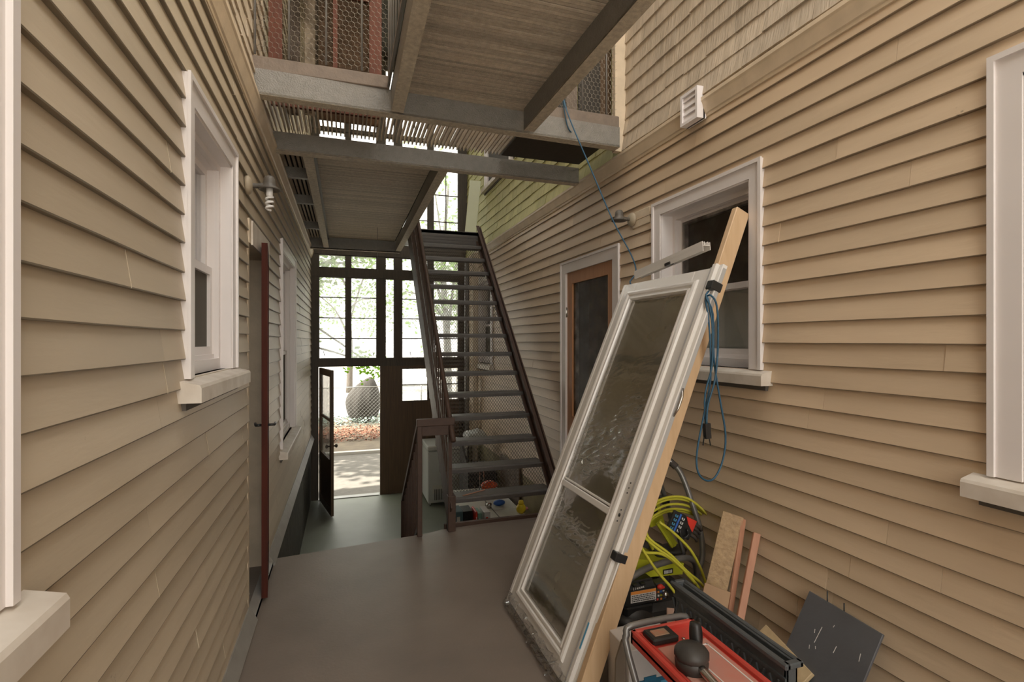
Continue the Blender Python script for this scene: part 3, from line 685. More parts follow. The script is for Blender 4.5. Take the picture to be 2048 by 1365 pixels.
# local axes: a = along Y (0 near .. .87 far), b = up the leaf, c = out of the front face
Mdoor = Matrix(((0, ux, -uz, X0), (1, 0, 0, Yn), (0, uz, ux, .0), (0, 0, 0, 1)))
sd = thing('storm_door', 'white aluminium storm door wrapped in clear film leaning on the pine stud', 'door', (X0, 2.5, 0))
Wd, Hd = Yf_-Yn, ln
def dframe(m, a0, a1, b0, b1, w, c0, c1, wb=None, wt=None):
    wb = w if wb is None else wb; wt = w if wt is None else wt
    m.cbox(a0, a0+w, b0, b1, c0, c1, .004); m.cbox(a1-w, a1, b0, b1, c0, c1, .004); m.cbox(a0+w, a1-w, b1-wt, b1, c0, c1, .004); m.cbox(a0+w, a1-w, b0, b0+wb, c0, c1, .004)
m = MB(Mdoor); dframe(m, .035, Wd-.02, .03, Hd-.0, .125, -.035, 0, .13, .11); m.build('leaf_frame', WHP, sd)
# moulded profiles (mitred)
def mould(m, a0, a1, b0, b1, prof):      # prof: (inset, height) pairs
    n = len(prof)
    for i in range(n-1):
        (p, h), (q, g) = prof[i], prof[i+1]
        A = [(a0+p, b0+p, h), (a1-p, b0+p, h), (a1-p, b1-p, h), (a0+p, b1-p, h)]; B = [(a0+q, b0+q, g), (a1-q, b0+q, g), (a1-q, b1-q, g), (a0+q, b1-q, g)]
        for e in range(4): f = (e+1) % 4; m.add([A[e], A[f], B[f], B[e]], [(0, 1, 2, 3)])
m = MB(Mdoor); mould(m, .098, Wd-.083, .098, Hd-.058, [(0, 0), (.006, .010), (.018, .014), (.030, .012), (.036, .004), (.044, .004), (.048, .010), (.058, .010), (.062, .0), (.064, -.012)])
m.build('glass_moulding', WHP, sd)
m = MB(Mdoor); m.cbox(0, .03, .0, Hd+.02, -.04, .004, .004); m.cbox(.03, .038, .0, Hd+.0, -.03, -.006, .002); m.cbox(-.028, .0, .0, Hd+.02, -.045, -.015, .004); m.build('near_jamb', WHP, sd)
m = MB(Mdoor); m.cbox(Wd-.018, Wd+.012, .0, Hd+.0, -.04, .002, .004); m.cbox(Wd-.0, Wd+.035, .0, Hd+.0, -.045, -.025, .004); m.build('far_jamb', WHP, sd)
m = MB(Mdoor)
for a in (.0315, .0335): m.box(a, a+.0012, 0, Hd, -.004, .0047)
m.box(-.0295, -.0285, .0, Hd, -.04, -.02); m.build('jamb_groove', WHG, sd)
m = MB(Mdoor); m.cbox(.16, Wd-.145, .80, .835, -.012, .008, .004); m.cbox(.16, Wd-.145, .84, .852, -.012, .004, .003); m.build('middle_rail', WHP, sd)
m = MB(Mdoor); m.box(.155, Wd-.14, .155, .80, -.018, -.014); m.build('lower_pane', FILM, sd)
m = MB(Mdoor); m.box(.155, Wd-.14, .835, Hd-.115, -.018, -.014); m.build('upper_pane', FILM, sd)
# crumpled film pieces lying on the panes
def film(name, a0, a1, b0, b1, na, nb, amp, fx, fy):
    m = MB(Mdoor); m.smooth = True; vs = []
    for j in range(nb+1):
        for i in range(na+1):
            a = a0+(a1-a0)*i/na; b = b0+(b1-b0)*j/nb; s_ = 1
            env = (max(.04, math.exp(-((b-.98)/.33)**2)) * max(0, min(1, .5+1.6*noise.noise(Vector((a*5, b*3, 1)))))) if b1 > .5 else 1
            q_ = noise.noise(Vector((a*14+b*26, b*7-a*5, 3.1)))+.5*noise.noise(Vector((a*30+b*70, b*9-a*12, 7.7)))
            h = amp*env*(1-abs(q_)*2.2)*6
            vs.append((a, b, .001+abs(h)))
    m.add(vs, [(j*(na+1)+i, j*(na+1)+i+1, (j+1)*(na+1)+i+1, (j+1)*(na+1)+i) for j in range(nb) for i in range(na)])
    return m.build(name, FILM2, sd)
film('film_wrap', .17, Wd-.16, .16, Hd-.14, 40, 300, .0022, 110, 70)
film('film_wrap', -.0, Wd-.0, .0, .09, 50, 8, .006, 30, 42)
m = MB(Mdoor); m.cbox(-.034, .012, Hd-.125, Hd-.080, -.05, .012, .003); m.build('corner_clip', BLK, sd)
m = MB(Mdoor); m.cbox(-.034, .012, .64, .68, -.05, .012, .003); m.build('corner_clip', BLK, sd)
m = MB(Mdoor); m.lathe([(.010, .0), (.012, .004), (.006, .006)], (0, 0, 0), 'z', 10)
for b, r_ in ((.94, .004), (.965, .0035), (.99, .004), (.855, .004), (.83, .009), (.80, .004)):
    m.lathe([(r_, .0), (r_, .002), (r_*.4, .0025)], (.068, b, 0), 'z', 10)
m.v = m.v[30:]; m.f = [[i-30 for i in f] for f in m.f[0:] if min(f) >= 30]; nf = len(m.f); m.mi = m.mi[-nf:]; m.t = m.t[-nf:]; m.sm = m.sm[-nf:]
m.build('latch_holes', BLK, sd)
m = MB(Mdoor); m.box(-.029, -.0275, .22, .32, -.043, -.018); m.box(.0, .012, .22, .34, .004, .0046); m.build('blue_tape', TAP, sd)
m = MB(Mdoor); m.tube([(-.03, 1.36, -.03), (-.045, 1.40, -.03), (-.045, 1.46, -.03), (-.03, 1.50, -.03)], .006, 6); m.build('strike_bracket', CHR, sd)
m = MB(Mdoor); m.cbox(-.01, Wd+.02, -.0, .028, -.045, .012, .006); m.build('bottom_sweep', FILM2, sd)

# loose track piece on the top edge of the storm door
p, q = atY(1275, 560, 2.90), atY(1413, 503, 2.22)
al = (q-p).normalized(); tr = MB()
tk = thing('track_rail', 'loose white aluminium track piece lying on the top edge of the storm door', 'rail', p)
s1 = al.cross(Vector((0, 0, 1))).normalized(); up = s1.cross(al).normalized()
Mt = Matrix(((al.x, s1.x, up.x, p.x), (al.y, s1.y, up.y, p.y), (al.z, s1.z, up.z, p.z+.03), (0, 0, 0, 1)))
Lt = (q-p).length
tr = MB(Mt); tr.cbox(0, Lt, -.024, .024, -.002, .002, .001); tr.box(0, Lt, -.024, -.021, -.002, .018); tr.box(0, Lt, .021, .024, -.002, .022); tr.box(0, Lt, -.012, -.009, 0, .02); tr.box(0, Lt, .009, .012, 0, .02); tr.box(0, Lt, .021, .024, -.03, 0); tr.box(0, Lt, -.024, -.021, -.024, 0)
tr.build('channel', WHP, tk)
tr = MB(Mt); tr.cbox(Lt*.55, Lt*.62, -.036, -.01, .012, .026, .003); tr.cbox(Lt*.5, Lt*.58, .0, .03, -.03, -.012, .003); tr.build('bracket', BLK, tk)

# ------------------------------------------------------------------ blue extension cable
def P3(u, v, Y): return tuple(atY(u, v, Y))
cab = thing('blue_extension_cable', 'blue extension cable running down from the upper beam and looped over the pine stud', 'cable', (1.5, 3.4, 3.3))
m = MB()
m.tube([(1.52, 3.50, 3.52), P3(1124, 190, 3.42), P3(1140, 240, 3.30), P3(1180, 335, 3.2), P3(1225, 440, 3.1), P3(1262, 510, 3.03), P3(1272, 545, 3.01), (1.80, 2.98, 1.98), (1.86, 2.80, 1.93), (1.90, 2.45, 1.90), (1.87, 2.22, 1.90), P3(1412, 590, 2.08), P3(1426, 630, 2.07),
        P3(1428, 720, 2.06), P3(1440, 800, 2.06), P3(1451, 870, 2.06), P3(1446, 920, 2.06), P3(1430, 956, 2.06), P3(1412, 962, 2.06), P3(1396, 945, 2.06), P3(1394, 905, 2.07), P3(1408, 830, 2.07), P3(1421, 760, 2.07), P3(1419, 660, 2.07), P3(1411, 600, 2.08)], .0048, 7, 4)
m.build('cord', BLU, cab)
m = MB(); m.tube([P3(1411, 595, 2.10), P3(1422, 592, 2.06), P3(1434, 615, 2.045), P3(1436, 690, 2.045), P3(1430, 760, 2.04), P3(1416, 810, 2.05), P3(1413, 850, 2.05)], .0048, 7, 4)
m.tube([P3(1411, 598, 2.10), P3(1416, 600, 2.07), P3(1424, 650, 2.06), P3(1424, 730, 2.06), P3(1410, 790, 2.07), P3(1411, 850, 2.06)], .0048, 7, 4); m.build('cord', BLU, cab)
m = MB(); m.bar(P3(1413, 848, 2.055), P3(1415, 878, 2.055), .03, .022); m.bar(P3(1408, 876, 2.055), P3(1406, 892, 2.055), .004); m.bar(P3(1418, 876, 2.055), P3(1421, 892, 2.055), .004); m.build('plug', BLK, cab)
m = MB(); m.tube([P3(1124, 190, 3.41), P3(1134, 250, 3.36), P3(1144, 262, 3.40), P3(1128, 200, 3.44)], .0045, 6, 4); m.build('knot', BLU, cab)

# ------------------------------------------------------------------ pressure washer
def Q(u, v, Y): return atY(u, v, Y)
pw = thing('pressure_washer', 'yellow pressure washer with black engine and grey tube handle behind the storm door', 'pressure washer', (1.6, 2.5, 0))
hp = [Q(1395, 1150, 2.50), Q(1405, 1110, 2.52), Q(1400, 1060, 2.56), Q(1385, 1010, 2.60), Q(1365, 955, 2.64), Q(1350, 932, 2.66), Q(1335, 921, 2.68), Q(1322, 921, 2.74), Q(1315, 945, 2.82), Q(1326, 985, 2.86), Q(1338, 1020, 2.88), Q(1352, 1090, 2.9)]
m = MB(); m.tube(hp, .0165, 10, 4); m.build('handle', TUB, pw)
m = MB(); m.tube([Q(1352, 935, 2.655), Q(1338, 923, 2.68), Q(1326, 920, 2.73), Q(1318, 932, 2.79)], .0215, 10, 4); m.build('foam_grip', GRP, pw)
m = MB(); m.tube([(1.33, 2.32, .02), Q(1222, 1250, 2.36), Q(1226, 1200, 2.36), Q(1243, 1172, 2.37), Q(1290, 1140, 2.40), Q(1350, 1120, 2.45), Q(1378, 1118, 2.48), Q(1392, 1135, 2.50), Q(1396, 1190, 2.5), (1.96, 2.46, .05)], .0175, 10, 4); m.build('frame_tube', TUB, pw)
m = MB(); m.tube([(1.33, 2.32, .03), (1.35, 2.9, .03), (1.93, 2.95, .03), (1.96, 2.46, .05)], .016, 8); m.tube([Q(1352, 1090, 2.9), (1.90, 2.92, .05)], .016, 8); m.build('base_tube', TUB, pw)
# engine block
e0 = Q(1243, 1225, 2.38); e1 = Q(1310, 1165, 2.38)
m = MB(); m.cbox(e0.x, e1.x+.02, 2.38, 2.60, e0.z-.0, e1.z, .022); m.cbox(e0.x+.03, e1.x+.0, 2.39, 2.56, e0.z-.05, e0.z+.01, .012); m.cbox(e0.x+.02, e1.x-.0, 2.40, 2.55, e1.z-.005, e1.z+.012, .006)
for i in range(3): m.cbox(e0.x+.02+.05*i, e0.x+.045+.05*i, 2.375, 2.42, e1.z-.004, e1.z+.004, .002)
m.build('engine_cover', BLK, pw)
lx0, lx1 = e0.x+.055, e1.x+.005; lz0, lz1 = e0.z+.035, e0.z+.095
m = MB(); m.box(lx0, lx1, 2.3785, 2.3795, lz0, lz1); lb = m.build('warning_label', LBW, pw)
m = MB(); m.box(lx0, lx1, 2.3775, 2.379, lz1-.016, lz1); m.build('orange_band', LBO, lb)
m = MB()
for r_ in range(4):
    x = lx0+.006
    while x < lx1-.01: w_ = R(.004, .012); m.box(x, min(x+w_, lx1-.004), 2.3777, 2.3786, lz1-.026-.0095*r_, lz1-.021-.0095*r_); x += w_+.003
m.build('small_print', BLK, lb)
m = MB(); xx = lx0+.016
for k_, w_ in enumerate((.004, .004, .003, .006, .003, .005, .004, .006, .003, .005)):
    m.box(xx, xx+w_*.55, 2.3775, 2.379, lz1+.008+.0006*k_, lz1+.017+.0006*k_+(.004 if k_ < 2 else 0)); m.box(xx, xx+w_, 2.3775, 2.379, lz1+.008+.0006*k_, lz1+.010+.0006*k_); xx += w_+(.006 if k_ < 2 else .0015)
m.build('engine_marks', LBW, pw)
m = MB(); m.cbox(e0.x+.01, 1.95, 2.42, 2.78, .04, e0.z-.03, .03); m.ball((1.50, 2.42, .10), (.10, .05, .07)); m.cbox(e0.x+.12, e1.x+.02, 2.36, 2.44, .05, .10, .01); m.build('engine_body', DST, pw)
m = MB(); m.lathe([(.075, 0), (.078, .03), (.05, .045), (.02, .05)], (1.44, 2.44, .085), 'z', 16); m.build('recoil_housing', DST, pw)
# control cluster
cx = Q(1318, 1190, 2.40)
m = MB(); m.cbox(cx.x-.035, cx.x+.045, 2.40, 2.46, cx.z-.04, cx.z+.06, .006); cc = m.build('control_panel', DST, pw)
cl = [LBW, LBR, LBO, LBB, LBW, LBW, YEL]
for i in range(16):
    x = cx.x-.03+.018*(i % 4)+R(-.003, .003); z = cx.z-.03+.02*(i//4)
    MB().box(x, x+.010, 2.397, 2.401, z, z+.009).build('dial_mark', cl[i % 7], cc)
m = MB(); m.ball((cx.x-.002, 2.385, cx.z+.048), (.02, .014, .014)); m.build('red_knob', LBR, pw)
m = MB(); m.lathe([(.016, 0), (.018, .02), (.010, .026)], (cx.x+.03, 2.372, cx.z+.0), 'y', 12); m.build('fuel_cap', CHR, pw)
# yellow shroud, front plate and wand holder
a_, b_, c_, d_ = Q(1232, 1160, 2.46), Q(1365, 1150, 2.46), Q(1368, 1128, 2.46), Q(1240, 1118, 2.46)
m = MB(); m.prism([(a_.x-.03, a_.z-.0), (b_.x, b_.z), (c_.x, c_.z), (c_.x-.10, c_.z+.02), (d_.x-.02, d_.z+.01)], 'y', 2.46, 2.72); m.build('yellow_shroud', YEL, pw)
pl_ = Q(1337, 1144, 2.455)
m = MB(); m.box(pl_.x-.035, pl_.x+.028, 2.452, 2.456, pl_.z-.013, pl_.z+.014); nb_ = m.build('name_plate', BLK, pw)
m = MB()
for i in range(6): m.box(pl_.x-.030+.009*i, pl_.x-.025+.009*i, 2.450, 2.4525, pl_.z-.008, pl_.z+.009)
m.build('plate_print', LBW, nb_)
w0, w1 = Q(1318, 1045, 2.62), Q(1348, 1092, 2.60)
m = MB(); m.bar(w0, w1, .045, .02, up=(0, 1, 0)); m.bar(w0+Vector((-.0, -.012, 0)), w1+Vector((0, -.012, 0)), .015, .004, up=(0, 1, 0)); m.build('wand_holder', YEL, pw)
y0_, y1_ = Q(1297, 995, 2.75), Q(1312, 1050, 2.72)
m = MB(); m.bar(y0_, y1_, .10, .04, up=(0, 1, 0)); yy = m.build('yellow_bracket', YEL, pw)
m = MB(); m.bar(y0_.lerp(y1_, .2)+Vector((.01, -.022, 0)), y0_.lerp(y1_, .7)+Vector((.01, -.022, 0)), .028, .004, up=(0, 1, 0)); m.build('bracket_plate', BLK, yy)
m = MB(); m.ball(tuple(Q(1300, 1100, 2.70)), (.10, .10, .045)); m.ball(tuple(Q(1345, 1100, 2.66)), (.09, .07, .03)); m.build('pump_housing', DST, pw)
m = MB(); m.cbox(1.70, 1.78, 2.52, 2.62, .12, .40, .01); m.tube([Q(1353, 1060, 2.55), Q(1360, 1085, 2.5), Q(1368, 1110, 2.48)], .012, 6, 3); m.build('pump_bracket', DST, pw)
m = MB(); g = Q(1330, 1003, 2.84); m.cbox(g.x-.03, g.x+.03, 2.82, 2.88, g.z-.02, g.z+.03, .01); m.build('handle_clamp', BLK, pw)
# wheel behind
for x in (1.36, 1.90):
    m = MB(); m.lathe([(.02, -.025), (.10, -.025), (.125, -.015), (.13, 0), (.125, .015), (.10, .025), (.02, .025)], (x, 2.92, .13), 'x', 24); m.build('wheel', BLK, pw)

# yellow hose coil
hs = thing('yellow_hose', 'coiled yellow hose draped over the pressure washer handle', 'hose', (1.7, 2.5, .6))
for k in range(5):
    o_ = (k-2)*8.5+[1.5, -2, 1, 3, -1][k]; dy = .012*k
    pts = [Q(1300+o_*.4, 1085+o_, 2.48+dy), Q(1288+o_*.3, 1055+o_, 2.52+dy), Q(1300, 1028+o_, 2.56+dy), Q(1335, 1010+o_*.9, 2.60+dy), Q(1375, 1012+o_*.9, 2.60+dy), Q(1410, 1035+o_*.6, 2.56+dy), Q(1430, 1062+o_*.5, 2.50+dy), Q(1441-o_*.2, 1095+o_, 2.38+dy*.3), Q(1440-o_*.2, 1140, 2.34+dy*.3), Q(1428, 1175, 2.32+dy*.3)]
    m = MB(); m.tube(pts, .0078, 8, 4); m.build('hose_loop', HOS, hs)
for pts in ([(1287, 1058, 2.40), (1300, 1080, 2.38), (1340, 1110, 2.36), (1375, 1145, 2.34), (1402, 1168, 2.33), (1415, 1190, 2.33)],
            [(1283, 1070, 2.38), (1310, 1095, 2.36), (1345, 1120, 2.34), (1378, 1152, 2.33), (1400, 1180, 2.32)],
            [(1262, 1085, 2.38), (1285, 1105, 2.36), (1325, 1110, 2.35), (1360, 1135, 2.34), (1392, 1170, 2.32)],
            [(1272, 1075, 2.34), (1285, 1100, 2.33), (1315, 1145, 2.31), (1345, 1180, 2.29), (1365, 1215, 2.26)],
            [(1318, 1045, 2.42), (1345, 1065, 2.40), (1380, 1100, 2.39), (1402, 1140, 2.38), (1412, 1170, 2.36)],
            [(1408, 1190, 2.3), (1425, 1215, 2.28), (1434, 1240, 2.26), (1437, 1262, 2.25)]):
    m = MB(); m.tube([Q(*p) for p in pts], .0078, 8, 4); m.build('hose_strand', HOS, hs)

# glove pack hanging on the handle
gp = thing('glove_pack', 'pack of black work gloves with red and blue card hanging on the washer handle', 'gloves', Q(1370, 1035, 2.5))
a, b = Q(1340, 1040, 2.50), Q(1402, 1062, 2.48)
Mg = Matrix.Translation(a) @ Matrix.Rotation(math.radians(-28), 4, 'Y').inverted().to_4x4() @ Matrix.Identity(4)
Mg = Matrix.Translation(a) @ Matrix.Rotation(math.radians(28), 4, 'Y')
m = MB(Mg); m.cbox(0, .17, -.012, .012, -.06, .06, .006); m.build('glove_back', BLK, gp)
m = MB(Mg); m.prism([(.085, .058), (.165, .058), (.165, -.01), (.12, .02)], 'y', -.0145, -.012); m.build('red_card', LBR, gp)
m = MB(Mg); m.box(.04, .052, -.0145, -.012, -.055, .055); m.build('blue_stripe', LBB, gp)
for col, xx in (('white', .072), ('blue', .022)):
    m = MB(Mg)
    for i in range(4): z = .035-.024*i; m.box(xx-.01, xx+.010, -.0142, -.012, z-.008, z-.004); m.box(xx-.01, xx-.004, -.0142, -.012, z-.008, z+.006); m.box(xx+.004, xx+.010, -.0142, -.012, z-.006, z+.006)
    m.build('card_print', LBW if col == 'white' else TAP, gp)
for i in range(4):
    m = MB(Mg); z = .04-.022*i; m.tube([(.165, 0, z), (.20, -.008, z-.005), (.225, -.005, z-.018)], lambda t: .0105-.002*t, 8, 3); m.build('glove_finger', GRP, gp)
m = MB(); m.tube([Q(1360, 1062, 2.47), Q(1364, 1078, 2.47), Q(1376, 1072, 2.47), Q(1374, 1060, 2.47)], .007, 6, 3); m.build('hanging_loop', BLK, gp)

# ------------------------------------------------------------------ leaning offcuts
def lean(name, m_, base, top, w, t, label, cat, wax=(0, 1, 0)):
    base = Vector(base); top = Vector(top); ax = (top-base).normalized(); s_ = Vector(wax); s_ = (s_-ax*s_.dot(ax)).normalized(); n_ = ax.cross(s_)
    M = Matrix(((s_.x, n_.x, ax.x, base.x), (s_.y, n_.y, ax.y, base.y), (s_.z, n_.z, ax.z, base.z), (0, 0, 0, 1)))
    q_ = MB(M); q_.cbox(-w/2, w/2, -t/2, t/2, 0, (top-base).length, .002); return tag(q_.build(name, m_), label, cat)
lean('osb_offcut', OSB, (1.74, 2.19, .012), (2.0, 2.26, .66), .105, .038, 'rough strand board offcut leaning on the siding beside the yellow hose', 'board', wax=(.75, -.65, 0))
lean('cedar_strip', PNK, (1.80, 2.10, .008), (2.03, 2.22, .645), .03, .014, 'thin pinkish wood strip squeezed behind the strand board offcut', 'strip', wax=(1, 0, 0))
lean('cedar_strip', PNK, (1.78, 2.03, .008), (2.035, 2.13, .60), .036, .018, 'pinkish wood strip with a square end leaning nearest the slate tile', 'strip', wax=(1, -.3, 0))
lean('cardboard_sheet', CARD, (1.60, 2.03, .008), (1.78, 2.12, .36), .125, .008, 'folded brown cardboard piece in front of the strand board offcut', 'cardboard', wax=(.85, -.5, 0))
lean('cardboard_scrap', mat('pale_scrap', (.47, .30, .22), .7), (1.50, 2.08, .008), (1.56, 2.16, .27), .09, .006, 'small pale cardboard scrap between engine and dark plastic crate', 'cardboard', wax=(1, -.2, 0))
sl = lean('slate_tile', SLT, (1.80, 1.66, .008), (2.035, 1.64, .44), .345, .012, 'dark grey slate tile with pale scratches leaning on the tan siding', 'tile')
# pale scratches belong to the tile
sbv, stv = Vector((1.80, 1.66, .008)), Vector((2.035, 1.64, .44)); axs = (stv-sbv).normalized(); ss = Vector((0, 1, 0)); ss = (ss-axs*ss.dot(axs)).normalized(); ns = axs.cross(ss)
Msl = Matrix(((ss.x, ns.x, axs.x, sbv.x), (ss.y, ns.y, axs.y, sbv.y), (ss.z, ns.z, axs.z, sbv.z), (0, 0, 0, 1)))
m = MB(Msl); sg = -1 if (Msl.to_3x3() @ Vector((0, 1, 0))).x > 0 else 1
for a0, b0, a1, b1 in ((.055, .385, .06, .31), (.08, .36, .075, .345), (.05, .30, .045, .29), (-.03, .35, -.028, .32), (-.125, .38, -.13, .35), (.01, .42, .012, .41), (.075, .29, .07, .275)):
    m.bar((a0, sg*.0062, b0), (a1, sg*.0062, b1), .0025, .001, up=(0, 1, 0))
m.build('scratches', CHK, sl)
for y, zt in ((1.72, .49), (1.64, .475)):
    m = MB(); m.tube([(2.03, y, .40), (2.034, y, .445), (2.034, y, zt)], .003, 6)
    tag(m.build('thin_nail', BLK), 'thin dark nail above the slate tile, %s' % ('taller one by its far corner' if y > 1.7 else 'shorter one at mid edge'), 'nail', 'nails above the slate')
lean('plywood_offcut', OSBE, (1.70, 1.86, .008), (1.90, 1.80, .215), .30, .02, 'pale plywood offcut low behind the dark crate beside the slate', 'board')

# ------------------------------------------------------------------ red tile saw on grey stand
ts = thing('tile_saw', 'red dusty tile saw tray on a grey tube stand in front of the crate', 'saw', (1.2, 1.45, 0))
sx0, sx1, sy0, sy1, sz = 1.075, 1.365, .98, 1.78, .45
m = MB(); m.cbox(sx0, sx1, sy0, sy1, sz-.03, sz-.012, .004)
for a in ((sx0, sx0+.022, sy0, sy1), (sx1-.022, sx1, sy0, sy1), (sx0, sx1, sy0, sy0+.022), (sx0, sx1, sy1-.022, sy1)): m.cbox(a[0], a[1], a[2], a[3], sz-.05, sz+.006, .005)
m.cbox(sx0+.03, sx0+.04, sy0, sy1, sz-.012, sz-.004, .002); m.build('tray', RED, ts)
m = MB(); m.cbox(sx0+.045, sx1-.03, sy0+.05, sy1-.12, sz-.012, sz-.007, .002); m.build('tray_bed', PIN2, ts)
m = MB(); m.cbox(sx0+.035, sx0+.15, sy1-.11, sy1-.03, sz-.01, sz+.016, .006); cn = m.build('switch_box', BLK, ts)
m = MB(); m.cbox(sx0+.055, sx0+.12, sy1-.09, sy1-.05, sz+.014, sz+.019, .002); m.build('switch_label', mat('worn_label', (.25, .24, .16), .5, (.5, .15, .08), (1, 1, 1), 30, 1), cn)
m = MB()
for a in ((sx1-.15, sx1-.05, sy1-.16, sy1-.155), (sx1-.15, sx1-.05, 1.30, 1.305), (sx1-.15, sx1-.145, 1.30, sy1-.155), (sx1-.055, sx1-.05, 1.30, sy1-.155)): m.box(a[0], a[1], a[2], a[3], sz-.007, sz-.005)
m.build('white_print_outline', LBW, ts)
m = MB(); m.lathe([(.006, 0), (.007, .004)], (sx0+.175, sy1-.10, sz-.008), 'z', 10); m.build('screw', CHR, ts)
# motor and blade guard
m = MB(); m.ball((1.165, 1.52, sz+.045), (.062, .060, .036)); m.lathe([(.055, -.05), (.058, -.02), (.05, .0)], (1.165, 1.52, sz+.04), 'z', 20); m.build('motor', DST, ts)
m = MB(); m.tube([(1.215, 1.56, sz+.03), (1.222, 1.57, sz+.07), (1.222, 1.575, sz+.115)], lambda t: .019+.005*math.sin(t*PI), 12, 4); m.build('handle', BLK, ts)
m = MB(); m.tube([(1.165, 1.47, sz+.02), (1.165, 1.40, sz+.012), (1.165, 1.30, sz+.004)], lambda t: .016-.004*t, 8, 3); m.build('drive_arm', CHR, ts)
m = MB(); m.cbox(1.335, 1.375, 1.16, 1.22, sz, sz+.03, .004); m.cbox(1.345, 1.365, 1.24, 1.35, sz-.01, sz+.012, .004); m.ball((1.355, 1.17, sz+.035), (.018, .022, .016)); m.build('red_lever', RED, ts)
m = MB(); m.lathe([(.022, 0), (.024, .02), (.012, .03)], (1.36, 1.12, sz+.0), 'z', 10); m.build('black_knob', BLK, ts)
m = MB(); m.tube([(1.06, 1.50, .015), (1.062, 1.77, .36), (1.07, 1.80, .425), (1.10, 1.81, sz), (1.33, 1.81, sz), (1.36, 1.80, .43), (1.375, 1.77, .36), (1.38, 1.50, .015)], .0135, 10, 3); m.build('stand_frame', TUB, ts)
m = MB(); m.tube([(1.075, 1.02, sz-.04), (1.07, 1.74, .03)], .010, 8); m.tube([(1.37, 1.02, sz-.04), (1.37, 1.74, .03)], .010, 8); m.tube([(1.07, 1.74, .03), (1.37, 1.74, .03)], .010, 8); m.build('stand_brace', DST, ts)
m = MB(); m.tube([(1.07, 1.05, sz-.05), (1.06, 1.02, .015), (1.38, 1.02, .015), (1.37, 1.05, sz-.05)], .0125, 8); m.build('stand_frame', TUB, ts)

cr = thing('plastic_crate', 'long narrow dark grey plastic crate with ribbed side behind the red saw', 'crate', (1.5, 1.65, 0))
m = MB(); x0, x1, y0, y1, zt = 1.425, 1.475, 1.36, 1.98, .50
m.cbox(x0, x0+.012, y0, y1, .015, zt, .003); m.cbox(x1-.012, x1, y0, y1, .015, zt-.0, .003); m.cbox(x0, x1, y0, y0+.012, .015, zt, .003); m.cbox(x0, x1, y1-.012, y1, .015, zt, .003); m.cbox(x0, x1, y0, y1, .0, .018, .003); m.build('tub', CRT, cr)
m = MB(); m.cbox(x0-.018, x0+.006, y0-.015, y1+.01, zt-.012, zt+.008, .004); m.cbox(x1-.006, x1+.012, y0-.015, y1+.01, zt-.012, zt+.008, .004); m.cbox(x0-.01, x1+.01, y0-.015, y0+.01, zt-.012, zt+.008, .004); m.cbox(x0-.01, x1+.01, y1-.01, y1+.012, zt-.012, zt+.008, .004); m.build('rim', CRT, cr)
m = MB(); 
for i in range(10):
    y = y0+.03+i*.062; m.bar((x0-.003, y, .43), (x0-.003, y+.04, .33), .008, .006); m.bar((x0-.003, y+.04, .43), (x0-.003, y, .33), .008, .006)
m.box(x0-.006, x0, y0, y1, .44, .452); m.box(x0-.006, x0, y0, y1, .31, .322); m.build('rib_pattern', CRT, cr)

bx = thing('printed_carton', 'white carton with blue printed band standing behind the tile saw legs', 'box', (1.25, 2.0, 0))
m = MB(); m.cbox(1.13, 1.38, 1.88, 2.06, .0, .30, .003); m.build('carton', BOX, bx)
m = MB(); m.box(1.13, 1.38, 1.876, 1.880, .0, .165); m.cbox(1.20, 1.26, 1.875, 1.879, .16, .178, .001); bb = m.build('blue_band', BXB, bx)
m = MB(); m.tube([(1.142+.016*math.cos(a), 1.8745, .10+.045*math.sin(a)) for a in [PI*k/10 for k in range(11)]]+[(1.126, 1.8745, .05)], .005, 6)
m.tube([(1.180+.013*math.cos(a), 1.8745, .09+.036*math.sin(a)) for a in [2*PI*k/16 for k in range(16)]], .005, 6, closed=True); m.build('white_print', LBW, bx)
m = MB(); m.cbox(1.28, 1.33, 1.873, 1.877, .13, .15, .001); m.build('light_blue_mark', TAP, bx)
m = MB(); m.prism([(1.075, .0), (1.125, .0), (1.125, .29), (1.11, .34), (1.08, .26)], 'y', 1.90, 1.91)
tag(m.build('paper_bag', mat('brown_paper', (.20, .16, .12), .8)), 'crumpled brown paper edge standing between pine stud and white carton', 'paper')

# ------------------------------------------------------------------ storage under the stair
fz = thing('chest_freezer', 'small white freezer on castors standing on the lower floor behind the stair', 'freezer', (1.55, 8.3, ZLO))
m = MB(); m.cbox(1.23, 1.86, 7.97, 8.63, ZLO+.05, -.13, .012); m.build('body', FRZ, fz)
m = MB(); m.cbox(1.222, 1.868, 7.962, 8.64, -.125, -.045, .015); m.build('lid', FRZ, fz)
m = MB(); m.box(1.30, 1.55, 7.964, 7.972, ZLO+.20, ZLO+.33)
v_ = m.build('motor_cover', CRM, fz)
for i in range(8): MB().box(1.33+.025*i, 1.341+.025*i, 7.961, 7.966, ZLO+.10, ZLO+.27).build('vent_slot', BLK, fz)
for x in (1.27, 1.82):
    for y in (8.01, 8.59): m = MB(); m.lathe([(.012, -.012), (.024, -.012), (.026, 0), (.024, .012), (.012, .012)], (x, y, ZLO+.026), 'x', 14); m.box(x-.014, x+.014, y-.012, y+.012, ZLO+.04, ZLO+.055); m.build('castor', CHR, fz)
bk = thing('black_cabinet', 'black cabinet with a sloping panel on top behind the metal stair mesh', 'cabinet', (1.75, 7.2, ZLO))
m = MB(); m.cbox(1.62, 2.02, 6.9, 7.5, ZLO, ZLO+.78, .01); m.build('body', BLK, bk)
m = MB(); m.prism([(6.9, ZLO+.79), (7.5, ZLO+.79), (7.5, ZLO+1.12)], 'x', 1.63, 1.66); m.build('sloping_panel', BLK, bk)
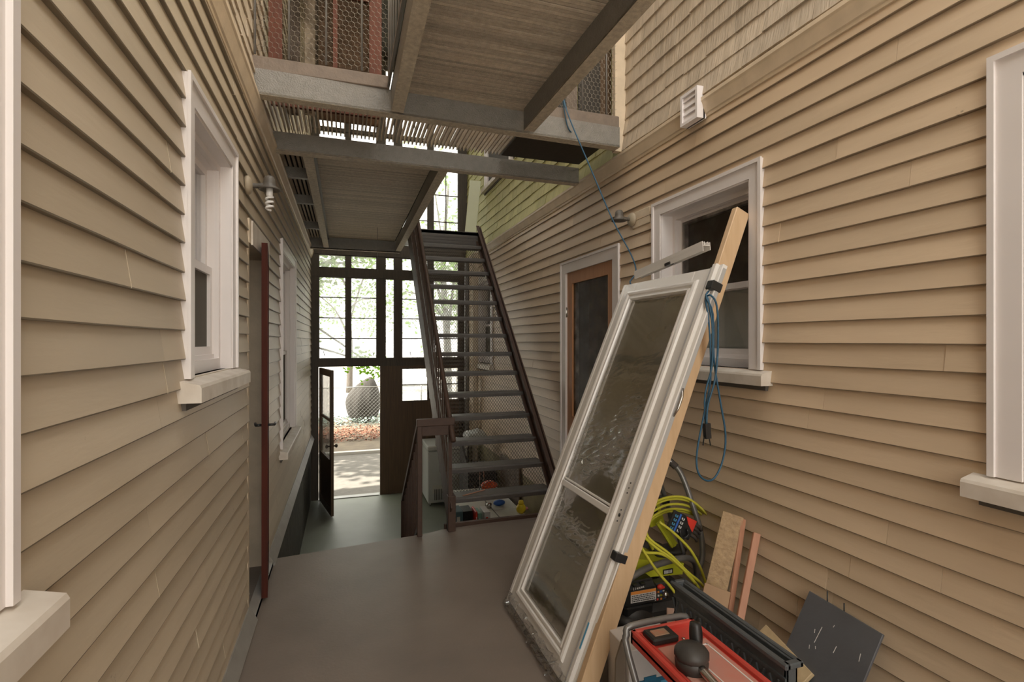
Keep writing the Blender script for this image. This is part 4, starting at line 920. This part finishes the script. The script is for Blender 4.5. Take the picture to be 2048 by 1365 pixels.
MB().tube([(1.70, 6.88, ZLO+.5), (1.70, 6.86, ZLO+.55), (1.70, 6.88, ZLO+.6)], .006, 6).build('handle', CHR, bk)
tag(MB().cbox(2.02, 2.045, 5.9, 6.7, ZLO, ZLO+1.05, .01).build('brown_wood_sheet', WPN), 'upright brown wooden panel against the wall under the stair', 'panel')
ob = thing('orange_strainer', 'orange plastic strainer with wire rim hanging behind the metal stair mesh', 'strainer', (1.35, 6.0, -.1))
c = atY(978, 974, 6.0); tz_ = -.40
m = MB()
for i in range(9):
    a = PI*i/9; m.tube([(c.x+.105*math.cos(a)*math.cos(t), 6.0-.06*math.sin(t), c.z+.07*math.sin(a)*math.cos(t)) for t in [(-PI/2)+PI*k/8 for k in range(9)]], .006, 5)
m.ball((c.x, 6.02, c.z), (.098, .05, .066)); m.build('bowl', ORG, ob)
m = MB(); m.tube([(c.x+.108*math.cos(2*PI*i/20), 5.955, c.z+.075*math.sin(2*PI*i/20)) for i in range(20)], .004, 6, closed=True); m.tube([(c.x-.06, 5.96, c.z-.06), (c.x-.05, 5.97, tz_+.002)], .005, 6); m.build('wire_rim', CHR, ob)
# table top with white panels and small items
tb = thing('work_table', 'white topped low table on the lower floor under the metal stair', 'table', (1.6, 5.8, ZLO))
tz = -.40
m = MB(); m.cbox(1.28, 1.98, 5.8, 6.75, tz-.03, tz, .004); m.cbox(1.55, 1.98, 5.35, 5.8, tz-.03, tz, .004); m.build('table_top', CRM, tb)
for x in (1.60, 1.94):
    for y in (5.40, 6.70): m = MB(); m.cbox(x-.02, x+.02, y-.02, y+.02, ZLO, tz-.03, .003); m.build('leg', WPN, tb)
m = MB(); m.box(1.66, 1.668, 5.35, 6.75, tz, tz+.003); m.build('seam', BLK, tb)
c = atY(1042, 1022, 5.6)
bl = thing('yellow_lantern', 'round yellow plastic lantern on the white table under the stair', 'lantern', (c.x, 5.6, tz))
m = MB(); m.ball((c.x, 5.6, tz+.058), (.058, .058, .058), 18, 12); m.build('globe', YBL, bl)
m = MB(); m.lathe([(.03, .1), (.034, .12), (.025, .15)], (c.x, 5.6, tz), 'z', 14); m.build('cap', YBL, bl)
m = MB(); m.ball((c.x-.16, 5.95, tz+.035), (.075, .05, .035)); tag(m.build('blue_cloth_bundle', LBB), 'small blue bundle on the white table beside the yellow lantern', 'bundle')
m = MB(); m.lathe([(.03, 0), (.032, .05), (.02, .06)], (c.x-.30, 5.9, tz), 'z', 12); tag(m.build('tin_can', CHR), 'small shiny tin on the white table under the stair', 'tin')
m = MB(); m.cbox(c.x+.08, c.x+.22, 5.68, 5.74, tz, tz+.025, .006); tag(m.build('pink_case', mat('pink_plastic', (.6, .22, .25), .5)), 'pink flat case on the white table beyond the yellow lantern', 'case')
def stow(name, x0, x1, y0, y1, z0, z1, m_, label, cat, stripe=None):
    q_ = MB(); q_.cbox(x0, x1, y0, y1, z0, z1, .004); o = q_.build(name, m_); tag(o, label, cat)
    if stripe:
        q_ = MB(); q_.box(x0+.25*(x1-x0), x0+.62*(x1-x0), y0-.003, y0, z0+.55*(z1-z0), z0+.92*(z1-z0)); q_.build('spine_label', stripe, o)
    return o
zb = ZLO
stow('teal_box', 1.15, 1.245, 5.55, 5.78, zb, -.29, TEAL, 'dark teal box at the stair foot end of the row under the stair', 'box', CRM)
stow('black_case', 1.25, 1.36, 5.57, 5.78, zb, -.30, BLK, 'black upright case next to the dark teal box under the stair', 'case')
stow('book', 1.366, 1.386, 5.46, 5.66, zb, -.28, LBR, 'thin dark red book leaning at the edge of the white table', 'book', LBW)
stow('green_folder', 1.392, 1.435, 5.46, 5.66, zb, -.30, mat('mint', (.30, .50, .40), .5), 'mint green folder between red book and white table', 'folder', LBW)
stow('red_white_binder', 1.46, 1.53, 5.45, 5.66, zb, -.29, LBW, 'white binder with red spine beside the white table', 'binder', LBR)
cb = thing('metal_clothes_rack', 'thin curved silver rod rack behind the mesh beside the orange strainer', 'rack', (1.6, 6.2, tz))
m = MB(); m.tube([(1.62, 6.3, tz), (1.63, 6.3, tz+.36), (1.60, 6.3, tz+.42), (1.57, 6.3, tz+.40)], .006, 6, 3); m.build('hooked_rod', CHR, cb)
m = MB(); m.tube([(1.68, 6.3, tz), (1.68, 6.3, tz+.40), (1.65, 6.3, tz+.43)], .006, 6, 3); m.build('hooked_rod', CHR, cb)
# column pipes by the far right wall
for x, y, r_, nm, lb in ((1.96, 8.45, .04, 'grey_downpipe', 'grey vertical downpipe in the far corner behind the stair mesh'), (1.98, 7.95, .05, 'tan_post', 'tan round vertical post against the far siding behind the stair')):
    m = MB(); m.lathe([(r_, ZLO), (r_, 3.0)], (x, y, 0), 'z', 14); m.lathe([(r_*1.25, 0), (r_*1.25, .05)], (x, y, .6), 'z', 14); tag(m.build(nm, TRM if 'tan' in nm else TUB), lb, 'pipe')
m = MB(); m.ball((1.80, 7.2, .22), (.17, .22, .10), 14, 9, lambda x, y, z: (x*(1+.15*math.sin(5*y)), y, z+.1*math.sin(6*x))); tag(m.build('plastic_bag', mat('bag_white', (.5, .52, .48), .4)), 'pale crumpled plastic bag lying on the black cabinet', 'bag')

# pale green board at the top of the stair
lean('pale_green_board', GRNB, (1.80, 7.55, RIS*15+.022), (1.925, 7.72, RIS*15+.93), .17, .02, 'pale green board leaning on the green-lit shingles at the stair top', 'board', wax=(1, -.3, 0))

# ------------------------------------------------------------------ outdoors
GZ = ZLO-.06
mb = MB(); mb.box(-14, 22, YF+.12, 12.5, GZ-.2, GZ); S(mb.build('ground', ASP))
mb = MB(); mb.box(-14, 22, 12.5, 12.65, GZ-.2, GZ+.06); S(mb.build('ground_kerb', CON))
mb = MB(); mb.box(-14, 22, 12.65, 18.4, GZ-.2, GZ+.03); S(mb.build('ground_soil', SOI))
mb = MB(); mb.box(-40, 60, 18.4, 90, GZ-.2, GZ+.05); S(mb.build('ground_street', CON))
mb = MB(); mb.box(-.6, 2.2, -9, -3, -.2, -.001); S(mb.build('ground_yard', CON))
def scatter(name, m_, n, xr, yr, zr, s, label, cat):
    m = MB()
    for _ in range(n):
        x, y = R(*xr), R(*yr); z = GZ+.03+R(*zr); a = R(0, 6.3); t = R(-.6, .6); u = Vector((math.cos(a), math.sin(a), t))*s*R(.5, 1); v = Vector((-math.sin(a), math.cos(a), R(-.6, .6)))*s*R(.4, .8)
        p = Vector((x, y, z)); m.add([tuple(p-u), tuple(p-v), tuple(p+u), tuple(p+v)], [(0, 1, 2, 3)])
    return tag(m.build(name, m_), label, cat, kind='stuff')
scatter('leaf_litter', LIT, 5200, (-3, 5), (13.9, 15.6), (0, .16), .045, 'band of reddish brown dry leaves along the wire fence outdoors', 'leaves')
scatter('low_weeds', WEE, 3600, (-3, 5), (16.4, 18.4), (0, .22), .05, 'pale bluish weeds growing behind the wire fence outdoors', 'weeds')
# chain-link fence
fe = thing('chain_link_fence', 'grey chain link fence standing behind the dry leaves outdoors', 'fence', (1, 15.9, GZ))
m = MB(); dw = .11
x0, x1, z0, z1 = -1.6, 3.6, GZ+.05, GZ+1.25
n = int((x1-x0+z1-z0)/dw)
for i in range(n):
    for sg in (1, -1):
        # diagonal lines clipped to the panel
        c = x0 + i*dw if sg > 0 else x0 + i*dw
        a = (c-(z1-z0), z1) if sg > 0 else (c-(z1-z0), z0); b = (c, z0) if sg > 0 else (c, z1)
        (ax_, az_), (bx_, bz_) = a, b
        if bx_ <= x0 or ax_ >= x1: continue
        if ax_ < x0: t = (x0-ax_)/(bx_-ax_); az_ = az_+(bz_-az_)*t; ax_ = x0
        if bx_ > x1: t = (x1-ax_)/(bx_-ax_); bz_ = az_+(bz_-az_)*t; bx_ = x1
        m.wire((ax_, 15.9, az_), (bx_, 15.9, bz_), .0028)
m.build('wire_mesh', FEN, fe)
for x in (-1.6, 1.35+.9, 3.6): m = MB(); m.tube([(x, 15.93, GZ), (x, 15.93, GZ+1.3)], .022, 8); m.build('post', FEN, fe)
m = MB(); m.tube([(-1.6, 15.93, GZ+1.27), (3.6, 15.93, GZ+1.27)], .014, 8); m.build('top_rail', FEN, fe)
# covered mound
def fold(x, y, z):
    k = 1+.07*math.sin(9*math.atan2(y, x))*(1-z*z) ; h = max(0, z)
    return (x*k*(1-.42*h**2)+.42*h**2, y*k*(1-.4*h**2), z)
c0 = atY(730, 850, 17.6); m = MB(); m.ball((c0.x-.06, 17.3, GZ+.66), (.54, .5, .82), 28, 18, fold)
cm = tag(m.build('covered_mound', TARP), 'tall grey brown covered mound with a pointed top beyond the wire fence', 'covered mound')
# trees
def maple(mb, p, s, m_r):
    out = [(0, 1.0), (.18, .62), (.55, .72), (.42, .35), (.85, .15), (.40, -.05), (.35, -.45), (0, -.3), (-.35, -.45), (-.40, -.05), (-.85, .15), (-.42, .35), (-.55, .72), (-.18, .62)]
    M = Matrix.Translation(p) @ m_r.to_4x4(); n = len(out)
    mb.add([tuple(M @ Vector((a*s, b*s, .06*s*abs(a)))) for a, b in out]+[tuple(M @ Vector((0, 0, 0)))], [(i, (i+1) % n, n) for i in range(n)])
from mathutils import Euler
def tree(name, base, h, rad, nl, ls, m_, label, branches, kindm=False, crown_z=.62, blobs=9, seed=1):
    rs = random.Random(seed); t = thing(name, label, 'tree', base); b = Vector(base)
    m = MB(); m.tube([b, b+Vector((.05, .1, h*.3)), b+Vector((-.1, 0, h*.6)), b+Vector((.05, -.05, h*.92))], lambda q: .02*h*(1-.8*q), 8, 4); m.build('trunk', BRK, t)
    ends = []
    for e in branches:
        e = Vector(e); s0 = b+Vector((0, 0, h*rs.uniform(.25, .6))); mid = s0.lerp(e, .5)+Vector((rs.uniform(-.2, .2), rs.uniform(-.2, .2), .25))
        m = MB(); m.tube([s0, mid, e], lambda q: .007*h*(1-.85*q)+.004, 6, 4); m.build('branch', BRK, t); ends.append((e, mid))
    m = MB(); cl = [(e, rad*.36) for e, _ in ends]+[(mm, rad*.35) for _, mm in ends]
    for _ in range(blobs): a = rs.uniform(0, 6.3); q = rs.uniform(0, rad); cl.append((b+Vector((q*math.cos(a), q*math.sin(a), h*crown_z+rs.uniform(-.25, .38)*h)), rad*rs.uniform(.25, .5)))
    for i in range(nl):
        c, r_ = cl[rs.randrange(len(cl))]; p = c+Vector((rs.gauss(0, .5)*r_, rs.gauss(0, .5)*r_, rs.gauss(0, .4)*r_))
        rot = Euler((rs.uniform(-.9, .9)+(PI*.0), rs.uniform(-.9, .9), rs.uniform(0, 6.3))).to_matrix()
        if kindm: maple(m, p, ls*rs.uniform(.7, 1.2), rot)
        else:
            u = rot @ Vector((ls, 0, 0)); v = rot @ Vector((0, ls*.55, 0)); m.add([tuple(p-u), tuple(p-v), tuple(p+u), tuple(p+v)], [(0, 1, 2, 3)])
    m.build('foliage', m_, t)
tree('maple_tree', (-2.9, 12.0, GZ), 7.5, 1.1, 1900, .07, LFA, 'bright green maple tree reaching its branches in front of the far windows', [atY(665, 518, 11.3), atY(735, 525, 11.5), atY(690, 505, 11.2), atY(722, 722, 12.0), atY(748, 735, 12.2), atY(650, 545, 11.0)], True, .85, 5, 3)
tree('street_tree', (5.2, 24, GZ), 9, 3.2, 1700, .11, LFB, 'broad pale green tree farther off behind the stair windows', [(3.4, 23, 2.5), (3.8, 22, 5), (6.5, 24, 5.5), (4.6, 23, 6.5), (5.0, 22, 3.2)], False, .62, 10, 5)
tree('street_tree', (.2, 27, GZ), 8.5, 3.2, 1500, .11, LFB, 'leafy tree far beyond the left window panes', [(-1.5, 26, 4), (1.6, 26, 3.6), (-.8, 26, 6), (1.4, 26, 6)], False, .6, 10, 8)
tree('street_tree', (2.9, 15.2, GZ), 8, 2.0, 700, .09, LFA, 'slim green tree just behind the narrow pane and stair', [(1.6, 14.6, 3.0), (2.0, 14.6, 4.4), (3.3, 14.8, 5.0), (1.3, 14.2, 4.9), (2.4, 14.6, 6.2)], True, .72, 7, 11)
tree('street_tree', (-5.6, 11.9, GZ), 10, 2.8, 4600, .15, LFA, 'tall tree shading the asphalt beside the tan house', [(-3.6, 12.6, 7.0), (-3.2, 13.5, 7.5), (-4.5, 11.5, 8)], True, .8, 10, 13)

# ------------------------------------------------------------------ light
w = bpy.data.worlds.new('World'); bpy.context.scene.world = w; w.use_nodes = True; nt = w.node_tree; nt.nodes.clear()
bg = nt.nodes.new('ShaderNodeBackground'); bg.inputs[0].default_value = (1.0, .965, .90, 1); bg.inputs[1].default_value = 1.9
wo = nt.nodes.new('ShaderNodeOutputWorld'); nt.links.new(bg.outputs[0], wo.inputs[0])
sl_ = bpy.data.lights.new('sun', 'SUN'); sl_.energy = 9; sl_.angle = .01; sl_.color = (1, .95, .85)
so = bpy.data.objects.new('sun', sl_); C.objects.link(so); so.rotation_euler = Vector((.60, .08, -.79)).to_track_quat('-Z', 'Y').to_euler()

cam = bpy.data.cameras.new('camera'); cam.sensor_width = 36; cam.lens = 36*FPX/2048; cam.clip_start = .05
co = bpy.data.objects.new('camera', cam); C.objects.link(co); co.location = CAM; co.rotation_euler = (PI/2, 0, -YAW)
sc = bpy.context.scene; sc.camera = co
sc.view_settings.view_transform = 'Standard'; sc.view_settings.look = 'None'; sc.view_settings.gamma = 1; sc.view_settings.use_curve_mapping = False
sc.view_settings.exposure = .92
sc.cycles.max_bounces = 10; sc.cycles.diffuse_bounces = 5; sc.cycles.transparent_max_bounces = 16
